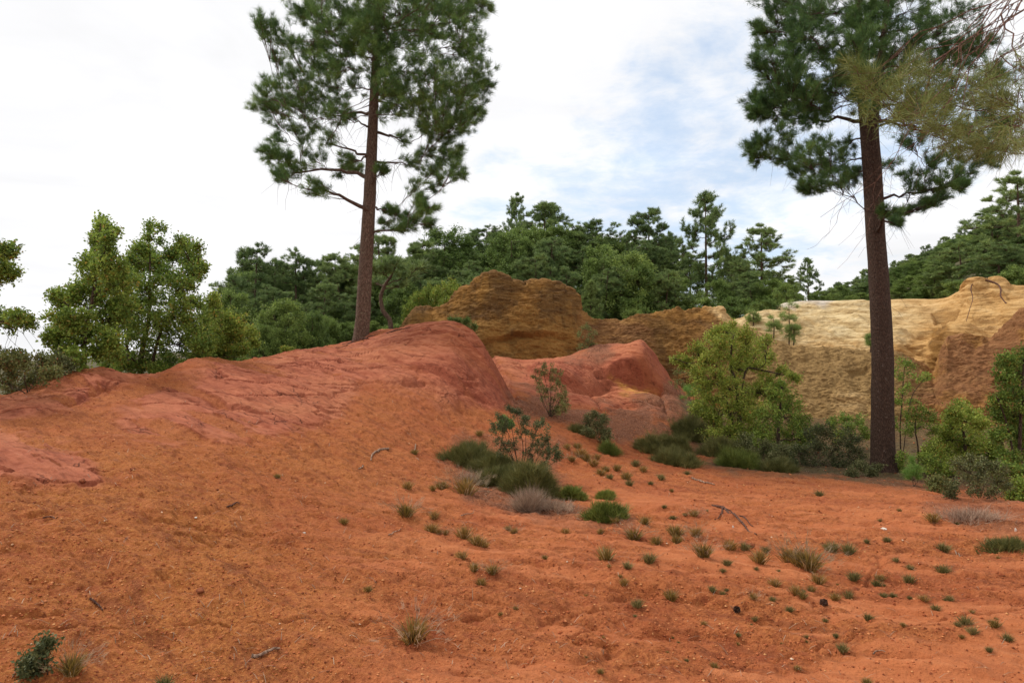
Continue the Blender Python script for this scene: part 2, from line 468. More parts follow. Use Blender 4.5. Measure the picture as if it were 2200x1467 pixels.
def leaf_mat(name, dark, mid, light, trans=0.28, autumn=None, scale=1.2):
    m = Mat(name)
    oi = m.n("ShaderNodeObjectInfo")
    r = m.attr("rnd")
    n_ = m.noise(scale, 3, 0.6)
    f = m.math('ADD', m.math('MULTIPLY', r, 0.55), m.math('MULTIPLY', m.math('SUBTRACT', n_, 0.28), 0.9))
    c = m.ramp(f, [(0.12, dark), (0.5, mid), (0.88, light)])
    if autumn: c = m.mix(m.math('GREATER_THAN', r, 0.93), c, autumn)
    v = m.math('ADD', m.math('MULTIPLY', oi.outputs["Random"], 0.4), 0.8)
    hs = m.n("ShaderNodeHueSaturation"); m.L(c, hs.inputs["Color"]); m.L(v, hs.inputs["Value"])
    hs.inputs["Hue"].default_value = 0.5
    hue = m.math('ADD', m.math('MULTIPLY', oi.outputs["Random"], -0.02), 0.51); m.L(hue, hs.inputs["Hue"])
    c = hs.outputs[0]
    m.color(c)
    m.p.inputs["Roughness"].default_value = 0.6
    m.p.inputs["Specular IOR Level"].default_value = 0.3
    tr = m.n("ShaderNodeBsdfTranslucent"); m.L(c, tr.inputs[0])
    mx = m.n("ShaderNodeMixShader"); mx.inputs[0].default_value = trans
    m.L(m.p.outputs[0], mx.inputs[1]); m.L(tr.outputs[0], mx.inputs[2]); m.L(mx.outputs[0], m.out.inputs[0])
    return m.m
def bark_mat(name, a, b, lichen=None, sc=1.0):
    m = Mat(name)
    pl = m.voro(1.0, m.vec((22 * sc, 22 * sc, 6 * sc)), 'DISTANCE_TO_EDGE')
    nn = m.noise(14 * sc, 5, 0.65, 0.3, m.vec((1.6, 1.6, 0.5)))
    c = m.ramp(nn, [(0.3, a), (0.7, b)])
    c = m.mix(m.ramp(pl, [(0.0, 0.8), (0.12, 0.0)]), c, tuple(x * 0.35 for x in a))
    if lichen:
        c = m.mix(m.ramp(m.noise(17, 4, 0.7), [(0.60, 0.0), (0.68, 0.7)]), c, lichen)
    m.color(c)
    m.bump(m.math('ADD', m.math('MULTIPLY', m.math('MINIMUM', pl, 0.2), 3.0), nn), 0.03, 0.9)
    return m.m

M = {}
M["ground"] = ground_mat()
M["cliff"] = cliff_mat()
M["pine"] = leaf_mat("pine_needles", (0.037, 0.081, 0.025), (0.107, 0.189, 0.047), (0.245, 0.339, 0.076), 0.22)
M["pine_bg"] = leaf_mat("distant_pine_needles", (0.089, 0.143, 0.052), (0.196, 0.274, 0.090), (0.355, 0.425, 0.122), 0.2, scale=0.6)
M["pine_olive"] = leaf_mat("olive_pine_needles", (0.082, 0.103, 0.024), (0.163, 0.197, 0.049), (0.318, 0.350, 0.131), 0.25, (0.36, 0.34, 0.14))
M["pine_young"] = leaf_mat("young_pine_needles", (0.078, 0.162, 0.034), (0.186, 0.324, 0.068), (0.373, 0.513, 0.121), 0.3)
M["oak"] = leaf_mat("oak_leaves", (0.077, 0.126, 0.021), (0.229, 0.322, 0.052), (0.494, 0.576, 0.111), 0.33, (0.33, 0.25, 0.05))
M["oak_light"] = leaf_mat("light_oak_leaves", (0.102, 0.148, 0.019), (0.261, 0.335, 0.053), (0.521, 0.564, 0.121), 0.35, (0.42, 0.30, 0.06))
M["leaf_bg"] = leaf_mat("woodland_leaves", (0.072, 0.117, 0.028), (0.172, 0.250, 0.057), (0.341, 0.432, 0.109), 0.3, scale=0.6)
M["bush"] = leaf_mat("cistus_leaves", (0.054, 0.068, 0.023), (0.141, 0.154, 0.055), (0.314, 0.293, 0.126), 0.25)
M["olive"] = leaf_mat("phillyrea_leaves", (0.080, 0.093, 0.027), (0.194, 0.211, 0.061), (0.388, 0.381, 0.136), 0.25, (0.26, 0.12, 0.05))
M["heath"] = leaf_mat("heather_sprays", (0.062, 0.064, 0.018), (0.151, 0.149, 0.040), (0.301, 0.249, 0.085), 0.2, scale=7.0)
M["green_mound"] = leaf_mat("green_sprays", (0.068, 0.091, 0.014), (0.165, 0.199, 0.036), (0.329, 0.339, 0.085), 0.25, scale=7.0)
M["tuft"] = leaf_mat("tuft_blades", (0.136, 0.092, 0.019), (0.298, 0.193, 0.049), (0.569, 0.336, 0.105), 0.25, (0.55, 0.40, 0.22))
M["tuft_green"] = leaf_mat("green_tuft_blades", (0.095, 0.085, 0.024), (0.213, 0.185, 0.062), (0.384, 0.293, 0.117), 0.25)
M["straw"] = leaf_mat("dry_straw", (0.255, 0.170, 0.102), (0.442, 0.315, 0.196), (0.637, 0.493, 0.340), 0.3)
M["dry"] = leaf_mat("dry_grey_stems", (0.170, 0.112, 0.076), (0.363, 0.252, 0.171), (0.605, 0.448, 0.314), 0.2, scale=7.0)
M["pine_light"] = leaf_mat("pale_pine_needles", (0.127, 0.172, 0.046), (0.264, 0.345, 0.098), (0.411, 0.506, 0.184), 0.35)
M["bark"] = bark_mat("pine_bark", (0.105, 0.058, 0.038), (0.25, 0.155, 0.108), (0.34, 0.31, 0.20), 1.4)
M["bark_dark"] = bark_mat("dark_pine_bark", (0.062, 0.036, 0.025), (0.125, 0.074, 0.050), (0.20, 0.15, 0.12), 2.0)
M["bark_oak"] = bark_mat("oak_bark", (0.055, 0.035, 0.022), (0.13, 0.085, 0.055))
M["bark_far"] = bark_mat("far_bark", (0.09, 0.055, 0.036), (0.20, 0.125, 0.085))
M["twig"] = bark_mat("red_brown_twigs", (0.13, 0.060, 0.040), (0.27, 0.14, 0.10))
M["stick"] = bark_mat("dead_wood", (0.30, 0.17, 0.11), (0.56, 0.38, 0.27))
M["root"] = bark_mat("root_bark", (0.10, 0.045, 0.03), (0.22, 0.11, 0.075))
M["cone"] = bark_mat("cone_scales", (0.10, 0.05, 0.035), (0.26, 0.14, 0.09), sc=3)
_m = Mat("pebbles"); _c = _m.ramp(_m.attr("rnd"), [(0.0, (0.17, 0.045, 0.018)), (0.45, (0.38, 0.105, 0.038)), (0.8, (0.54, 0.18, 0.07)), (0.985, (0.60, 0.30, 0.12)), (1.0, (0.66, 0.50, 0.36))])
_m.color(_c); M["pebble"] = _m.m
_m = Mat("pale_stone"); _m.color(_m.ramp(_m.noise(30, 4, 0.6), [(0.3, (0.5, 0.42, 0.34)), (0.7, (0.8, 0.74, 0.66))])); M["pale_stone"] = _m.m
_m = Mat("dark_clod"); _m.color(_m.ramp(_m.noise(40, 4, 0.6), [(0.3, (0.12, 0.035, 0.015)), (0.7, (0.30, 0.09, 0.035))])); M["clod"] = _m.m

# ------------------------------------------------------------------ terrain sheets
def curve(knots):
    """knots: (u, v, Y) photo pixel + distance, or (u, None, Y, z). -> arrays a=x/Y, Y, z"""
    A = []
    for k in knots:
        if k[1] is None:
            a = (k[0] - 1100.0) / F; A.append((a, k[2], k[3]))
        else:
            p = pix(*k); A.append((p[0] / p[1], p[1], p[2]))
    A.sort()
    return np.array(A)

G = []
# behind and under the camera (true z)
G.append((None, -30.0, 0.1)); G.append((None, 0.6, 0.0))
G.append([(-1800, None, 3.0, .55), (0, None, 2.85, .30), (600, None, 3.2, .13), (1100, None, 3.45, .02), (1700, None, 3.5, .0), (2200, None, 3.5, .0), (4000, None, 3.5, .0)])
G.append([(-1800, None, 4.3, .9), (0, 1250, 3.9), (600, 1250, 4.6), (1100, 1250, 5.1), (1700, 1250, 5.4), (2200, 1250, 5.5), (4000, None, 5.5, .1)])
G.append([(-1800, None, 5.5, 1.2), (0, 1100, 4.8), (300, 1100, 5.3), (600, 1100, 6.3), (1100, 1100, 8.2), (1500, 1100, 8.7), (2200, 1100, 9.0), (4000, None, 9, .1)])
G.append([(-1800, None, 7, 1.4), (0, 1015, 6.0), (300, 1010, 6.8), (600, 1000, 8.3), (900, 1000, 10.3), (1100, 1010, 11.5), (1500, 1015, 13.2), (1900, 1015, 14.8), (2060, 1040, 13.8), (2200, 1062, 13.0), (4000, None, 13, .1)])
G.append([(-1800, None, 8.5, 1.6), (0, 935, 7.8), (300, 925, 8.8), (600, 915, 10.2), (850, 915, 12.0), (1000, 930, 13.3), (1200, 935, 14.5), (1320, 945, 15.6), (1500, 965, 16.8), (1750, 975, 18), (2200, 975, 18), (4000, None, 18, .1)])
G.append([(-1800, None, 10, 1.8), (0, 885, 9.6), (150, 845, 10.8), (300, 850, 11.2), (450, 825, 12.2), (600, 815, 13.4), (770, 795, 15), (860, 770, 15.8), (960, 760, 16), (1020, 790, 16), (1060, 828, 15.9), (1110, 872, 16.2), (1200, 880, 17.8), (1300, 872, 19.2), (1400, 866, 20.3), (1500, 890, 20.5), (1700, 925, 22), (4000, None, 22, .0)])
CREST = [(-1800, None, 12, 2.0), (-300, 850, 11.2), (0, 850, 11.2), (90, 822, 12), (150, 797, 12.6), (215, 790, 13), (270, 803, 13.2), (320, 807, 13.2), (370, 795, 13.4), (410, 778, 13.9), (450, 770, 14.6), (500, 773, 15.4), (560, 768, 16.4), (650, 755, 18), (740, 737, 20.3), (790, 722, 21), (860, 703, 20), (920, 693, 19), (965, 692, 18.5), (1000, 702, 18.1), (1025, 722, 17.7), (1045, 752, 17.3), (1065, 785, 17.1), (1085, 822, 16.9), (1110, 858, 17.0),
         (1150, 852, 18.4), (1200, 852, 19.3), (1300, 850, 20.8), (1400, 845, 21.8), (1450, 856, 22), (1500, 880, 22), (1600, 905, 23), (2200, 915, 24), (4000, None, 24, .0)]
G.append(CREST)
G.append([(-1800, None, 16, .8), (0, None, 15, .4), (300, None, 16.5, .5), (500, None, 19, 1.0), (700, None, 23, 1.6), (860, None, 23, 1.6), (960, None, 21, 1.5), (1020, None, 20, 1.2), (1065, 812, 19.6), (1110, 826, 20.0), (1150, 826, 20.4), (1180, 828, 20.6), (1225, 842, 20.9), (1262, 858, 21.3), (1290, 856, 22.0), (1310, 842, 22.7), (1340, 832, 23.2), (1380, 834, 23.5), (1405, 840, 23.5), (1425, 850, 23.4), (1450, 856, 23.4), (1500, 868, 23.5), (1600, 895, 25), (2200, None, 25, -.3), (4000, None, 25, 0)])
G.append([(-1800, None, 21, .5), (0, None, 20, .0), (500, None, 24, .9), (860, None, 26, 1.4), (1000, None, 23, 1.3), (1065, 785, 22.5), (1130, 790, 22.8), (1165, 784, 22.0), (1190, 786, 21.8), (1225, 800, 21.9), (1262, 822, 22.2), (1285, 815, 22.9), (1300, 792, 23.6), (1325, 772, 23.9), (1355, 763, 24.0), (1380, 770, 24.0), (1396, 790, 24.0), (1412, 818, 23.9), (1445, 838, 24.0), (1500, 860, 25), (1600, None, 26, -.1), (4000, None, 26, 0)])
G.append([(-1800, None, 25, .3), (0, None, 24, -.3), (500, None, 28, 1.0), (860, None, 28.5, 1.4), (1000, 772, 25), (1065, 766, 25), (1110, 772, 25.3), (1170, 775, 25.6), (1215, 768, 26.0), (1250, 752, 26.3), (1290, 743, 26.6), (1340, 742, 26.8), (1375, 732, 26.9), (1400, 752, 26.5), (1430, 790, 26.2), (1460, 828, 26), (1500, 855, 26), (1600, None, 27, 0), (4000, None, 27, .2)])
G.append([(-1800, None, 30, .0), (0, None, 29, -.8), (500, None, 32, 1.2), (1000, None, 30, 1.2), (1400, None, 30, .6), (1600, None, 30, .4), (4000, None, 30, .5)])
G.append([(-1800, None, 40, -.5), (0, None, 36, -1.2), (450, None, 37, 1.4), (800, None, 38, 2.6), (1100, None, 38, 3.2), (1500, None, 40, 3.2), (1600, None, 42, 4.2), (1760, None, 42, 5.2), (2000, None, 40, 5.0), (2200, None, 38, 5.4), (4000, None, 38, 7)])
G.append([(-1800, None, 62, -2), (0, None, 58, -4), (400, None, 58, 0.5), (600, None, 60, 3.5), (1100, None, 62, 8.5), (1400, None, 62, 7.6), (1700, None, 62, 5.5), (1850, None, 62, 7), (2200, None, 58, 12), (4000, None, 58, 16)])
G.append([(-1800, None, 130, -12), (0, None, 130, -14), (500, None, 130, -6), (1100, None, 130, 4), (1600, None, 130, 3), (1720, None, 130, 6), (1800, None, 130, 9.5), (1900, None, 130, 14), (2000, None, 130, 18), (2200, None, 130, 25), (2600, None, 130, 36), (4000, None, 130, 50)])
G.append([(-1800, None, 240, -22), (0, None, 240, -22), (1100, None, 240, -5), (1650, None, 240, 2), (1750, None, 240, 16), (1850, None, 240, 21), (2000, None, 240, 33), (2200, None, 240, 46), (4000, None, 240, 90)])
G.append([(-1800, None, 600, -30), (1100, None, 600, -25), (1700, None, 600, -10), (2200, None, 600, 30), (4000, None, 600, 60)])
G.append([(-1800, None, 2600, -30), (-200, None, 2600, -20), (4000, None, 2600, -30)])
G.append([(-1800, None, 4200, 60), (-200, None, 4200, 130), (100, None, 4200, 70), (400, None, 4200, 120), (1100, None, 4200, 60), (4000, None, 4200, 60)])
G.append([(-1800, None, 9000, -60), (4000, None, 9000, -60)])

NC = 940
aa = np.concatenate([np.linspace(-2.0, -0.80, 60)[:-1], np.linspace(-0.80, 0.80, NC), np.linspace(0.80, 2.0, 60)[1:]])
K = len(G)
YK = np.zeros((K, len(aa))); ZK = np.zeros((K, len(aa)))
for i, g in enumerate(G):
    if g[0] is None:
        YK[i] = g[1]; ZK[i] = g[2]
        if i == 1: ZK[i] = np.interp(aa, [-2, -.7, 0, 2], [.45, .2, 0, 0])
    else:
        c = curve(g)
        YK[i] = pchip(c[:, 0], c[:, 1], aa); ZK[i] = pchip(c[:, 0], c[:, 2], aa)
for i in range(2, K):  # keep every column running away from the camera
    YK[i] = np.maximum(YK[i], YK[i-1] + 0.15)
rows_per = [12, 40, 130, 110, 90, 90, 80, 80, 50, 50, 46, 40, 24, 24, 20, 20, 14, 10, 10, 6]
rows = np.concatenate([i + np.arange(n) / n for i, n in enumerate(rows_per[:K-1])] + [[K - 1]])
GY = pchip_rows(YK, rows); GZ = pchip_rows(ZK, rows)
GX = aa[None, :] * np.maximum(GY, 3.0)
U, Vv = to_pix(GX, GY, GZ)
nzs = fbm(GX * 0.9, GY * 0.9, 0, 5, 3, 0.62)
nz2 = fbm(GX * 3.0, GY * 3.0, 0, 4, 9, 0.6)
CLAY_POLYS = [
    [(-300, 830), (0, 852), (230, 790), (330, 806), (250, 832), (150, 880), (60, 905), (-300, 930)],
    [(-300, 905), (60, 915), (130, 960), (200, 1010), (215, 1045), (100, 1040), (-300, 1040)],
    [(330, 835), (440, 795), (500, 772), (650, 745), (780, 715), (960, 670), (1040, 720), (1090, 800), (1120, 868), (1050, 888), (960, 870), (850, 838), (775, 830), (755, 870), (740, 905), (640, 925), (470, 968), (330, 940), (230, 925), (260, 880)],
    [(1060, 760), (1180, 770), (1300, 735), (1380, 720), (1470, 830), (1450, 860), (1420, 885), (1300, 880), (1200, 868), (1130, 845), (1090, 800)],
]
clay = np.zeros_like(GX)
for i, p in enumerate(CLAY_POLYS):
    clay = np.maximum(clay, poly_mask(U, Vv, p, 14, 15 if i != 3 else 8, nzs + 0.6 * nz2))
vis = (GY > 2.0) & (GY < 29)
clay *= vis
stk = fbm((GX * 0.8 - GY * 0.6) * 0.55, (GX * 0.6 + GY * 0.8) * 2.6, 0, 5, 33, 0.62)
dunetop = sstep(700, 860, U) * sstep(1300, 1100, Vv)
clay *= 1 - sstep(0.34, 0.55, stk) * (0.85 - 0.6 * dunetop)          # gravel caught in the wash lines
LITTER_SHADE = [[(930, 985), (1000, 950), (1200, 960), (1215, 1070), (1100, 1080), (990, 1040)],  # needle litter round the shrub clump, also painted as its contact shade
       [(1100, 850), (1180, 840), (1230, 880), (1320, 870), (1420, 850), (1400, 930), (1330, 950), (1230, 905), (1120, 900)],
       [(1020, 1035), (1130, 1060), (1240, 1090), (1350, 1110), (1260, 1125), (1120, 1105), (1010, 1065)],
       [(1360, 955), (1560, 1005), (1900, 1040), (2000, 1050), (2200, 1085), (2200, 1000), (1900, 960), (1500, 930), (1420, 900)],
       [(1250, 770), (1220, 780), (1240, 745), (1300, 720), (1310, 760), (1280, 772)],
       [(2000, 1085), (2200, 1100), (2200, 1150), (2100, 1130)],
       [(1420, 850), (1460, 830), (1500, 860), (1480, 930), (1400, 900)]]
litter_shade = np.zeros_like(GX)
for i, p in enumerate(LITTER_SHADE):
    litter_shade = np.maximum(litter_shade, poly_mask(U, Vv, p, 16, 18, nzs + 0.5 * nz2) * (0.85 if i not in (0, 5) else 0.55))
litter_shade *= vis
# flat run-off tongues of smooth sand across the lower right
wav = fbm(GX * 0.55 + GY * 0.12, GY * 2.1 + GX * 0.30, 0, 6, 21, 0.68)
wash = 0.75 * sstep(0.12, 0.60, wav + 0.25 * sstep(900, 2100, U) * sstep(1050, 1400, Vv) - 0.14) * sstep(450, 1250, U) * sstep(1000, 1090, Vv)
wash = np.maximum(wash, 0.9 * poly_mask(U, Vv, [(1400, 1160), (1700, 1200), (1750, 1235), (1560, 1225), (1400, 1190)], 12, 12, nzs))
wash = np.maximum(wash, 0.8 * poly_mask(U, Vv, [(1760, 1420), (2200, 1340), (2300, 1500), (1700, 1500)], 30, 20, nzs))
wav2 = fbm(GX * 0.7, GY * 5.2 + GX * 0.75, 0, 5, 23, 0.62)
wash = np.maximum(wash, 0.65 * sstep(0.22, 0.50, wav2) * sstep(500, 900, U) * sstep(1020, 1120, Vv))
wash = np.where(GY > 1.0, wash, 0) * vis
yel = poly_mask(U, Vv, [(1310, 800), (1395, 810), (1415, 850), (1340, 850)], 10, 8, nzs) * (GY > 19) * (GY < 27)
warm = sstep(1150, 300, U) * sstep(860, 1000, Vv)
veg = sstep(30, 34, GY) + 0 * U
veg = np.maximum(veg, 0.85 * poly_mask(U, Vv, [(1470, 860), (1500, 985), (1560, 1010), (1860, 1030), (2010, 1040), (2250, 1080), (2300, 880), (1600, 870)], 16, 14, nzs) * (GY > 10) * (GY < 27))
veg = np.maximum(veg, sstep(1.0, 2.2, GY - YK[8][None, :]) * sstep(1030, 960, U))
# real relief: clods in gravel, wash rills, worn clay ripples
near = sstep(60, 25, GY)
soft = 1 - 0.75 * np.maximum(clay, wash)
GZ = GZ + near * (0.035 * nzs + 0.022 * soft * fbm(GX * 5, GY * 5, 0, 3, 5) + 0.014 * soft * fbm(GX * 15, GY * 15, 0, 3, 6, 0.7))
AL = GX * 0.8 - GY * 0.6; AC = GX * 0.6 + GY * 0.8       # along / across the run-off direction
rip = fbm(AL * 0.45, AC * 2.4, 0, 5, 31, 0.6)
GZ = GZ + clay * 0.050 * rip
# stepped lips on the dune (small scarps)
lip = fbm(GX * 0.5, GY * 1.3, GZ * 2, 3, 41)
GZ = GZ + clay * 0.045 * sstep(0.02, 0.07, np.abs(lip)) - clay * 0.03
GZ = GZ + near * (1 - clay) * 0.032 * fbm(AL * 0.5, AC * 3.2, 0, 5, 35, 0.62) * sstep(2.5, 4.5, GY)
GZ = GZ + near * 0.014 * fbm(GX * 0.7, GY * 5.2 + GX * 0.75, 0, 5, 23, 0.62) * sstep(500, 900, U) * sstep(1020, 1120, Vv)
GZ = GZ + near * wash * 0.02 * fbm(GX * 0.9, GY * 5, 0, 3, 55)
runl = np.abs(fbm(GX * 0.35 + GY * 0.1, GY * 1.5 - GX * 0.5, 0, 3, 61))
GZ = GZ - near * sstep(0.06, 0.0, runl) * sstep(1000, 1120, Vv) * 0.03
def crease(line, wpx, depth, below=0.0, lo=2, hi=30):
    P_ = np.array(line, float); best = np.full(U.shape, 1e9); side = np.zeros(U.shape)
    for i in range(len(P_) - 1):
        ex, ey = P_[i+1] - P_[i]
        t = np.clip(((U - P_[i, 0]) * ex + (Vv - P_[i, 1]) * ey) / (ex * ex + ey * ey), 0, 1)
        d_ = np.hypot(U - P_[i, 0] - t * ex, Vv - P_[i, 1] - t * ey)
        side = np.where(d_ < best, np.sign(ex * (Vv - P_[i, 1]) - ey * (U - P_[i, 0])), side)
        best = np.minimum(best, d_)
    best = best * (1 + 0.5 * nz2 + 0.3 * nzs)
    m_ = (GY > lo) & (GY < hi)
    return -depth * np.exp(-(best / wpx) ** 2) * m_ - below * sstep(wpx * 7, 0, best) * (side > 0) * m_
CR = [([(1190, 800), (1240, 826), (1285, 862), (1300, 885)], 4, .08, .03, 18), ([(1300, 885), (1340, 868), (1420, 868)], 4, .08, .0, 18), ([(1400, 800), (1412, 830), (1424, 858), (1436, 885)], 4, .12, .06, 18),
      ([(868, 820), (890, 824), (912, 821)], 3, .07, .03, 10), ([(770, 722), (800, 760), (840, 775), (900, 770)], 4, .035, .0, 10), ([(730, 780), (770, 778), (800, 788)], 3, .05, .03, 10), ([(560, 800), (600, 812), (650, 818), (700, 835)], 3, .05, .02, 8),
      ([(640, 785), (690, 795), (730, 812)], 3, .04, .02, 8), ([(470, 860), (540, 880), (600, 905)], 3, .035, .015, 6), ([(380, 850), (440, 868), (500, 870)], 3, .03, .01, 6), ([(900, 790), (950, 800), (1000, 840), (1040, 860)], 4, .05, .02, 10),
      ([(150, 862), (200, 845), (225, 828)], 5, .08, .04, 6), ([(1040, 730), (1068, 785), (1095, 835), (1112, 862)], 4, .10, .0, 12), 
      ([(880, 1185), (1000, 1200), (1120, 1215), (1250, 1225)], 5, .035, .012, 3), ([(380, 1105), (460, 1130), (560, 1155), (680, 1180), (800, 1195)], 4, .03, .012, 3), ([(1180, 1250), (1400, 1275), (1640, 1310), (1800, 1335)], 4, .035, .015, 3), ([(1250, 1330), (1500, 1350), (1700, 1378), (2000, 1420)], 4, .03, .012, 2.5),
      ([(1450, 1060), (1650, 1085), (1900, 1120), (2100, 1180)], 4, .03, .015, 4), ([(1750, 1290), (1950, 1310), (2150, 1350)], 4, .03, .012, 3)]
CR += [([(1120, 785), (1160, 800), (1200, 812)], 3, .08, .03, 18), ([(1320, 800), (1350, 792), (1390, 800)], 3, .10, .05, 20), ([(1440, 800), (1452, 830), (1470, 860)], 3, .10, .05, 20), ([(1415, 770), (1440, 800)], 3, .08, .03, 20)]
for ln_, wp_, dp_, bl_, lo_ in CR: GZ = GZ + crease(ln_, wp_, dp_, bl_, lo_)
# deepen the hollow under the cap of the second mound
cap = poly_mask(U, Vv, [(1285, 806), (1335, 776), (1384, 779), (1412, 845), (1350, 822)], 9, 5, nz2) * (GY > 20) * (GY < 26)
GZ = GZ - cap * 0.30
nr, nc = GX.shape
far = GY > 35
GZ = GZ + far * sstep(35, 100, GY) * fbm(GX * 0.03, GY * 0.03, 0, 4, 77) * np.clip(GY / 100, 0, 1.2)
idx = np.arange(nr * nc).reshape(nr, nc)
Q = np.stack([idx[:-1, :-1], idx[:-1, 1:], idx[1:, 1:], idx[1:, :-1]], -1).reshape(-1, 4)
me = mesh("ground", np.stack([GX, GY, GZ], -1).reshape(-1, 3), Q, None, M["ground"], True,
          {"clay": clay, "litter": litter_shade, "wash": wash, "yellow": yel, "warm": warm, "veg": np.clip(veg, 0, 1)})
tag(link("ground", me), kind="structure")

def _col(a):
    return int(np.clip(np.searchsorted(aa, a), 0, nc - 1))
def gz(x, y):
    j = _col(x / max(y, 3.0))
    return float(np.interp(y, GY[:, j], GZ[:, j]))
def hit(u, v, ymin=1.5, ymax=60):
    """where the sight line through photo pixel (u, v) meets the ground"""
    p = pix(u, v, 1.0); a = p[0]; e = p[2] - EYE
    j = _col(a)
    Y = GY[:, j]; E = (GZ[:, j] - EYE) / np.maximum(Y, 0.3)
    ok = np.where((Y > ymin) & (E >= e))[0]
    if len(ok) == 0: y = ymax
    else:
        i = ok[0]
        if i > 0 and Y[i-1] > ymin and E[i] != E[i-1]:
            t = (e - E[i-1]) / (E[i] - E[i-1]); y = Y[i-1] + t * (Y[i] - Y[i-1])
        else: y = Y[i]
    y = min(y, ymax)
    return np.array([a * y, y, gz(a * y, y)])

def sheet(name, curves, per, u0, u1, ncol, disp, attrf, mat):
    a0, a1 = (u0 - 1100) / F, (u1 - 1100) / F
    av = np.linspace(a0, a1, ncol)
    YK = []; ZK = []
    for g in curves:
        c = curve(g)
        YK.append(pchip(c[:, 0], c[:, 1], av)); ZK.append(pchip(c[:, 0], c[:, 2], av))
    YK = np.array(YK); ZK = np.array(ZK)
    rows = np.concatenate([i + np.arange(n) / n for i, n in enumerate(per)] + [[len(curves) - 1]])
    Y = pchip_rows(YK, rows); Z = pchip_rows(ZK, rows)
    X = av[None, :] * Y
    P = np.stack([X, Y, Z], -1)
    U, V = to_pix(X, Y, Z)
    dr = np.gradient(P, axis=0); dc = np.gradient(P, axis=1)
    Nn = unit(np.cross(dc, dr))
    P = P + Nn * disp(P, U, V, rows)[..., None]
    at = attrf(P, U, V, rows)
    r, c = X.shape
    idx = np.arange(r * c).reshape(r, c)
    Q = np.stack([idx[:-1, :-1], idx[:-1, 1:], idx[1:, 1:], idx[1:, :-1]], -1).reshape(-1, 4)
    me = mesh(name, P.reshape(-1, 3), Q, None, mat, True, at)
    tag(link(name, me), kind="structure")
    return av, P

# ochre cliff and the lower brown wall running on to the right
o_top = [(820, 800, 31), (850, 755, 31), (872, 712, 31), (888, 682, 31), (905, 668, 31), (945, 668, 31), (965, 662, 31), (985, 640, 31), (1015, 622, 31), (1030, 605, 31), (1045, 597, 31), (1060, 594, 31), (1080, 600, 31), (1110, 612, 31), (1130, 619, 31), (1145, 612, 31.2), (1180, 618, 31.4), (1222, 629, 31.5), (1236, 640, 31.5), (1244, 668, 31.3), (1275, 684, 31.2), (1340, 692, 31.2), (1370, 682, 31.2), (1410, 675, 31.3), (1450, 668, 31.4), (1500, 664, 31.4), (1545, 668, 31), (1575, 688, 30.6), (1610, 705, 30.2), (1650, 728, 30), (1700, 746, 29.6), (1780, 757, 29), (1870, 763, 28.4), (1950, 764, 28), (1985, 778, 27.8), (2004, 795, 27.6), (2020, 750, 27.6), (2036, 720, 27.6), (2070, 712, 27.6), (2127, 725, 27.5), (2160, 700, 27.3), (2200, 672, 27), (2400, 640, 26)]
_rj = np.random.default_rng(3)
_ot = []
for k0, k1 in zip(o_top[:-1], o_top[1:]):          # ragged rim
    _ot.append(k0)
    nn_ = int((k1[0] - k0[0]) // 7)
    for q_ in range(1, nn_):
        t_ = q_ / nn_
        _ot.append((k0[0] + (k1[0] - k0[0]) * t_, k0[1] + (k1[1] - k0[1]) * t_ + _rj.normal(scale=2.6 if k0[0] < 1240 else 0.6), k0[2] + (k1[2] - k0[2]) * t_))
o_top = _ot + [o_top[-1]]
o_mid = [(820, 830, 28.6), (880, 735, 29), (960, 725, 29.3), (1060, 690, 29.6), (1150, 695, 29.7), (1235, 715, 29.9), (1350, 735, 30), (1450, 730, 29.9), (1550, 760, 29.0), (1600, 785, 28.4), (1700, 820, 27.6), (1780, 835, 27), (1870, 845, 26.5), (1940, 850, 26.2), (2004, 855, 26.0), (2040, 800, 26.3), (2100, 800, 26.0), (2200, 780, 25.4), (2400, 760, 25)]
o_bot = [(820, 870, 27.6), (960, 810, 28), (1060, 805, 28.2), (1250, 812, 28.8), (1400, 850, 28.6), (1600, 950, 26.8), (1750, 955, 25.6), (1870, 955, 25.0), (2200, 955, 24.4), (2400, 955, 24)]
def back(g, dy, dz):
    r = []
    for k in g:
        p = pix(*k); r.append((1100 + F * p[0] / p[1], None, p[1] + dy, p[2] + dz))
    return r
def o_disp(P, U, V, rows):
    x, y, z = P[..., 0], P[..., 1], P[..., 2]
    k = np.clip(rows / 1.0, 0, 1)[:, None]
    edge = sstep(2.6, 1.9, rows)[:, None] * 0.8 + 0.2
    d = 0.22 * fbm(x * 0.35, y * 0.35, z * 0.4, 3, 101) + 0.05 * fbm(x * 1.7, y * 1.7, z * 3.5, 5, 102, 0.66) + 0.045 * fbm(x * 6, y * 6, z * 13, 3, 104, 0.6)
    # vertical run-off flutes
    d = d + 0.10 * sstep(1250, 1400, U) * (1 - np.abs(vnoise(x * 1.9, 0, z * 0.25, 105)))
    # overhanging lip across the pale break at mid height
    lp = np.sin(0.9 * x) * 0.3 + 0.15 * fbm(x * 1.2, 0, 0, 3, 106)
    d = d + 0.30 * sstep(-0.12, 0.05, z - (3.0 + lp)) * sstep(1300, 1150, U)
    cav = poly_mask(U, V, [(1820, 800), (1862, 793), (1870, 803), (1830, 812)], 5)
    return d * edge - 0.22 * cav
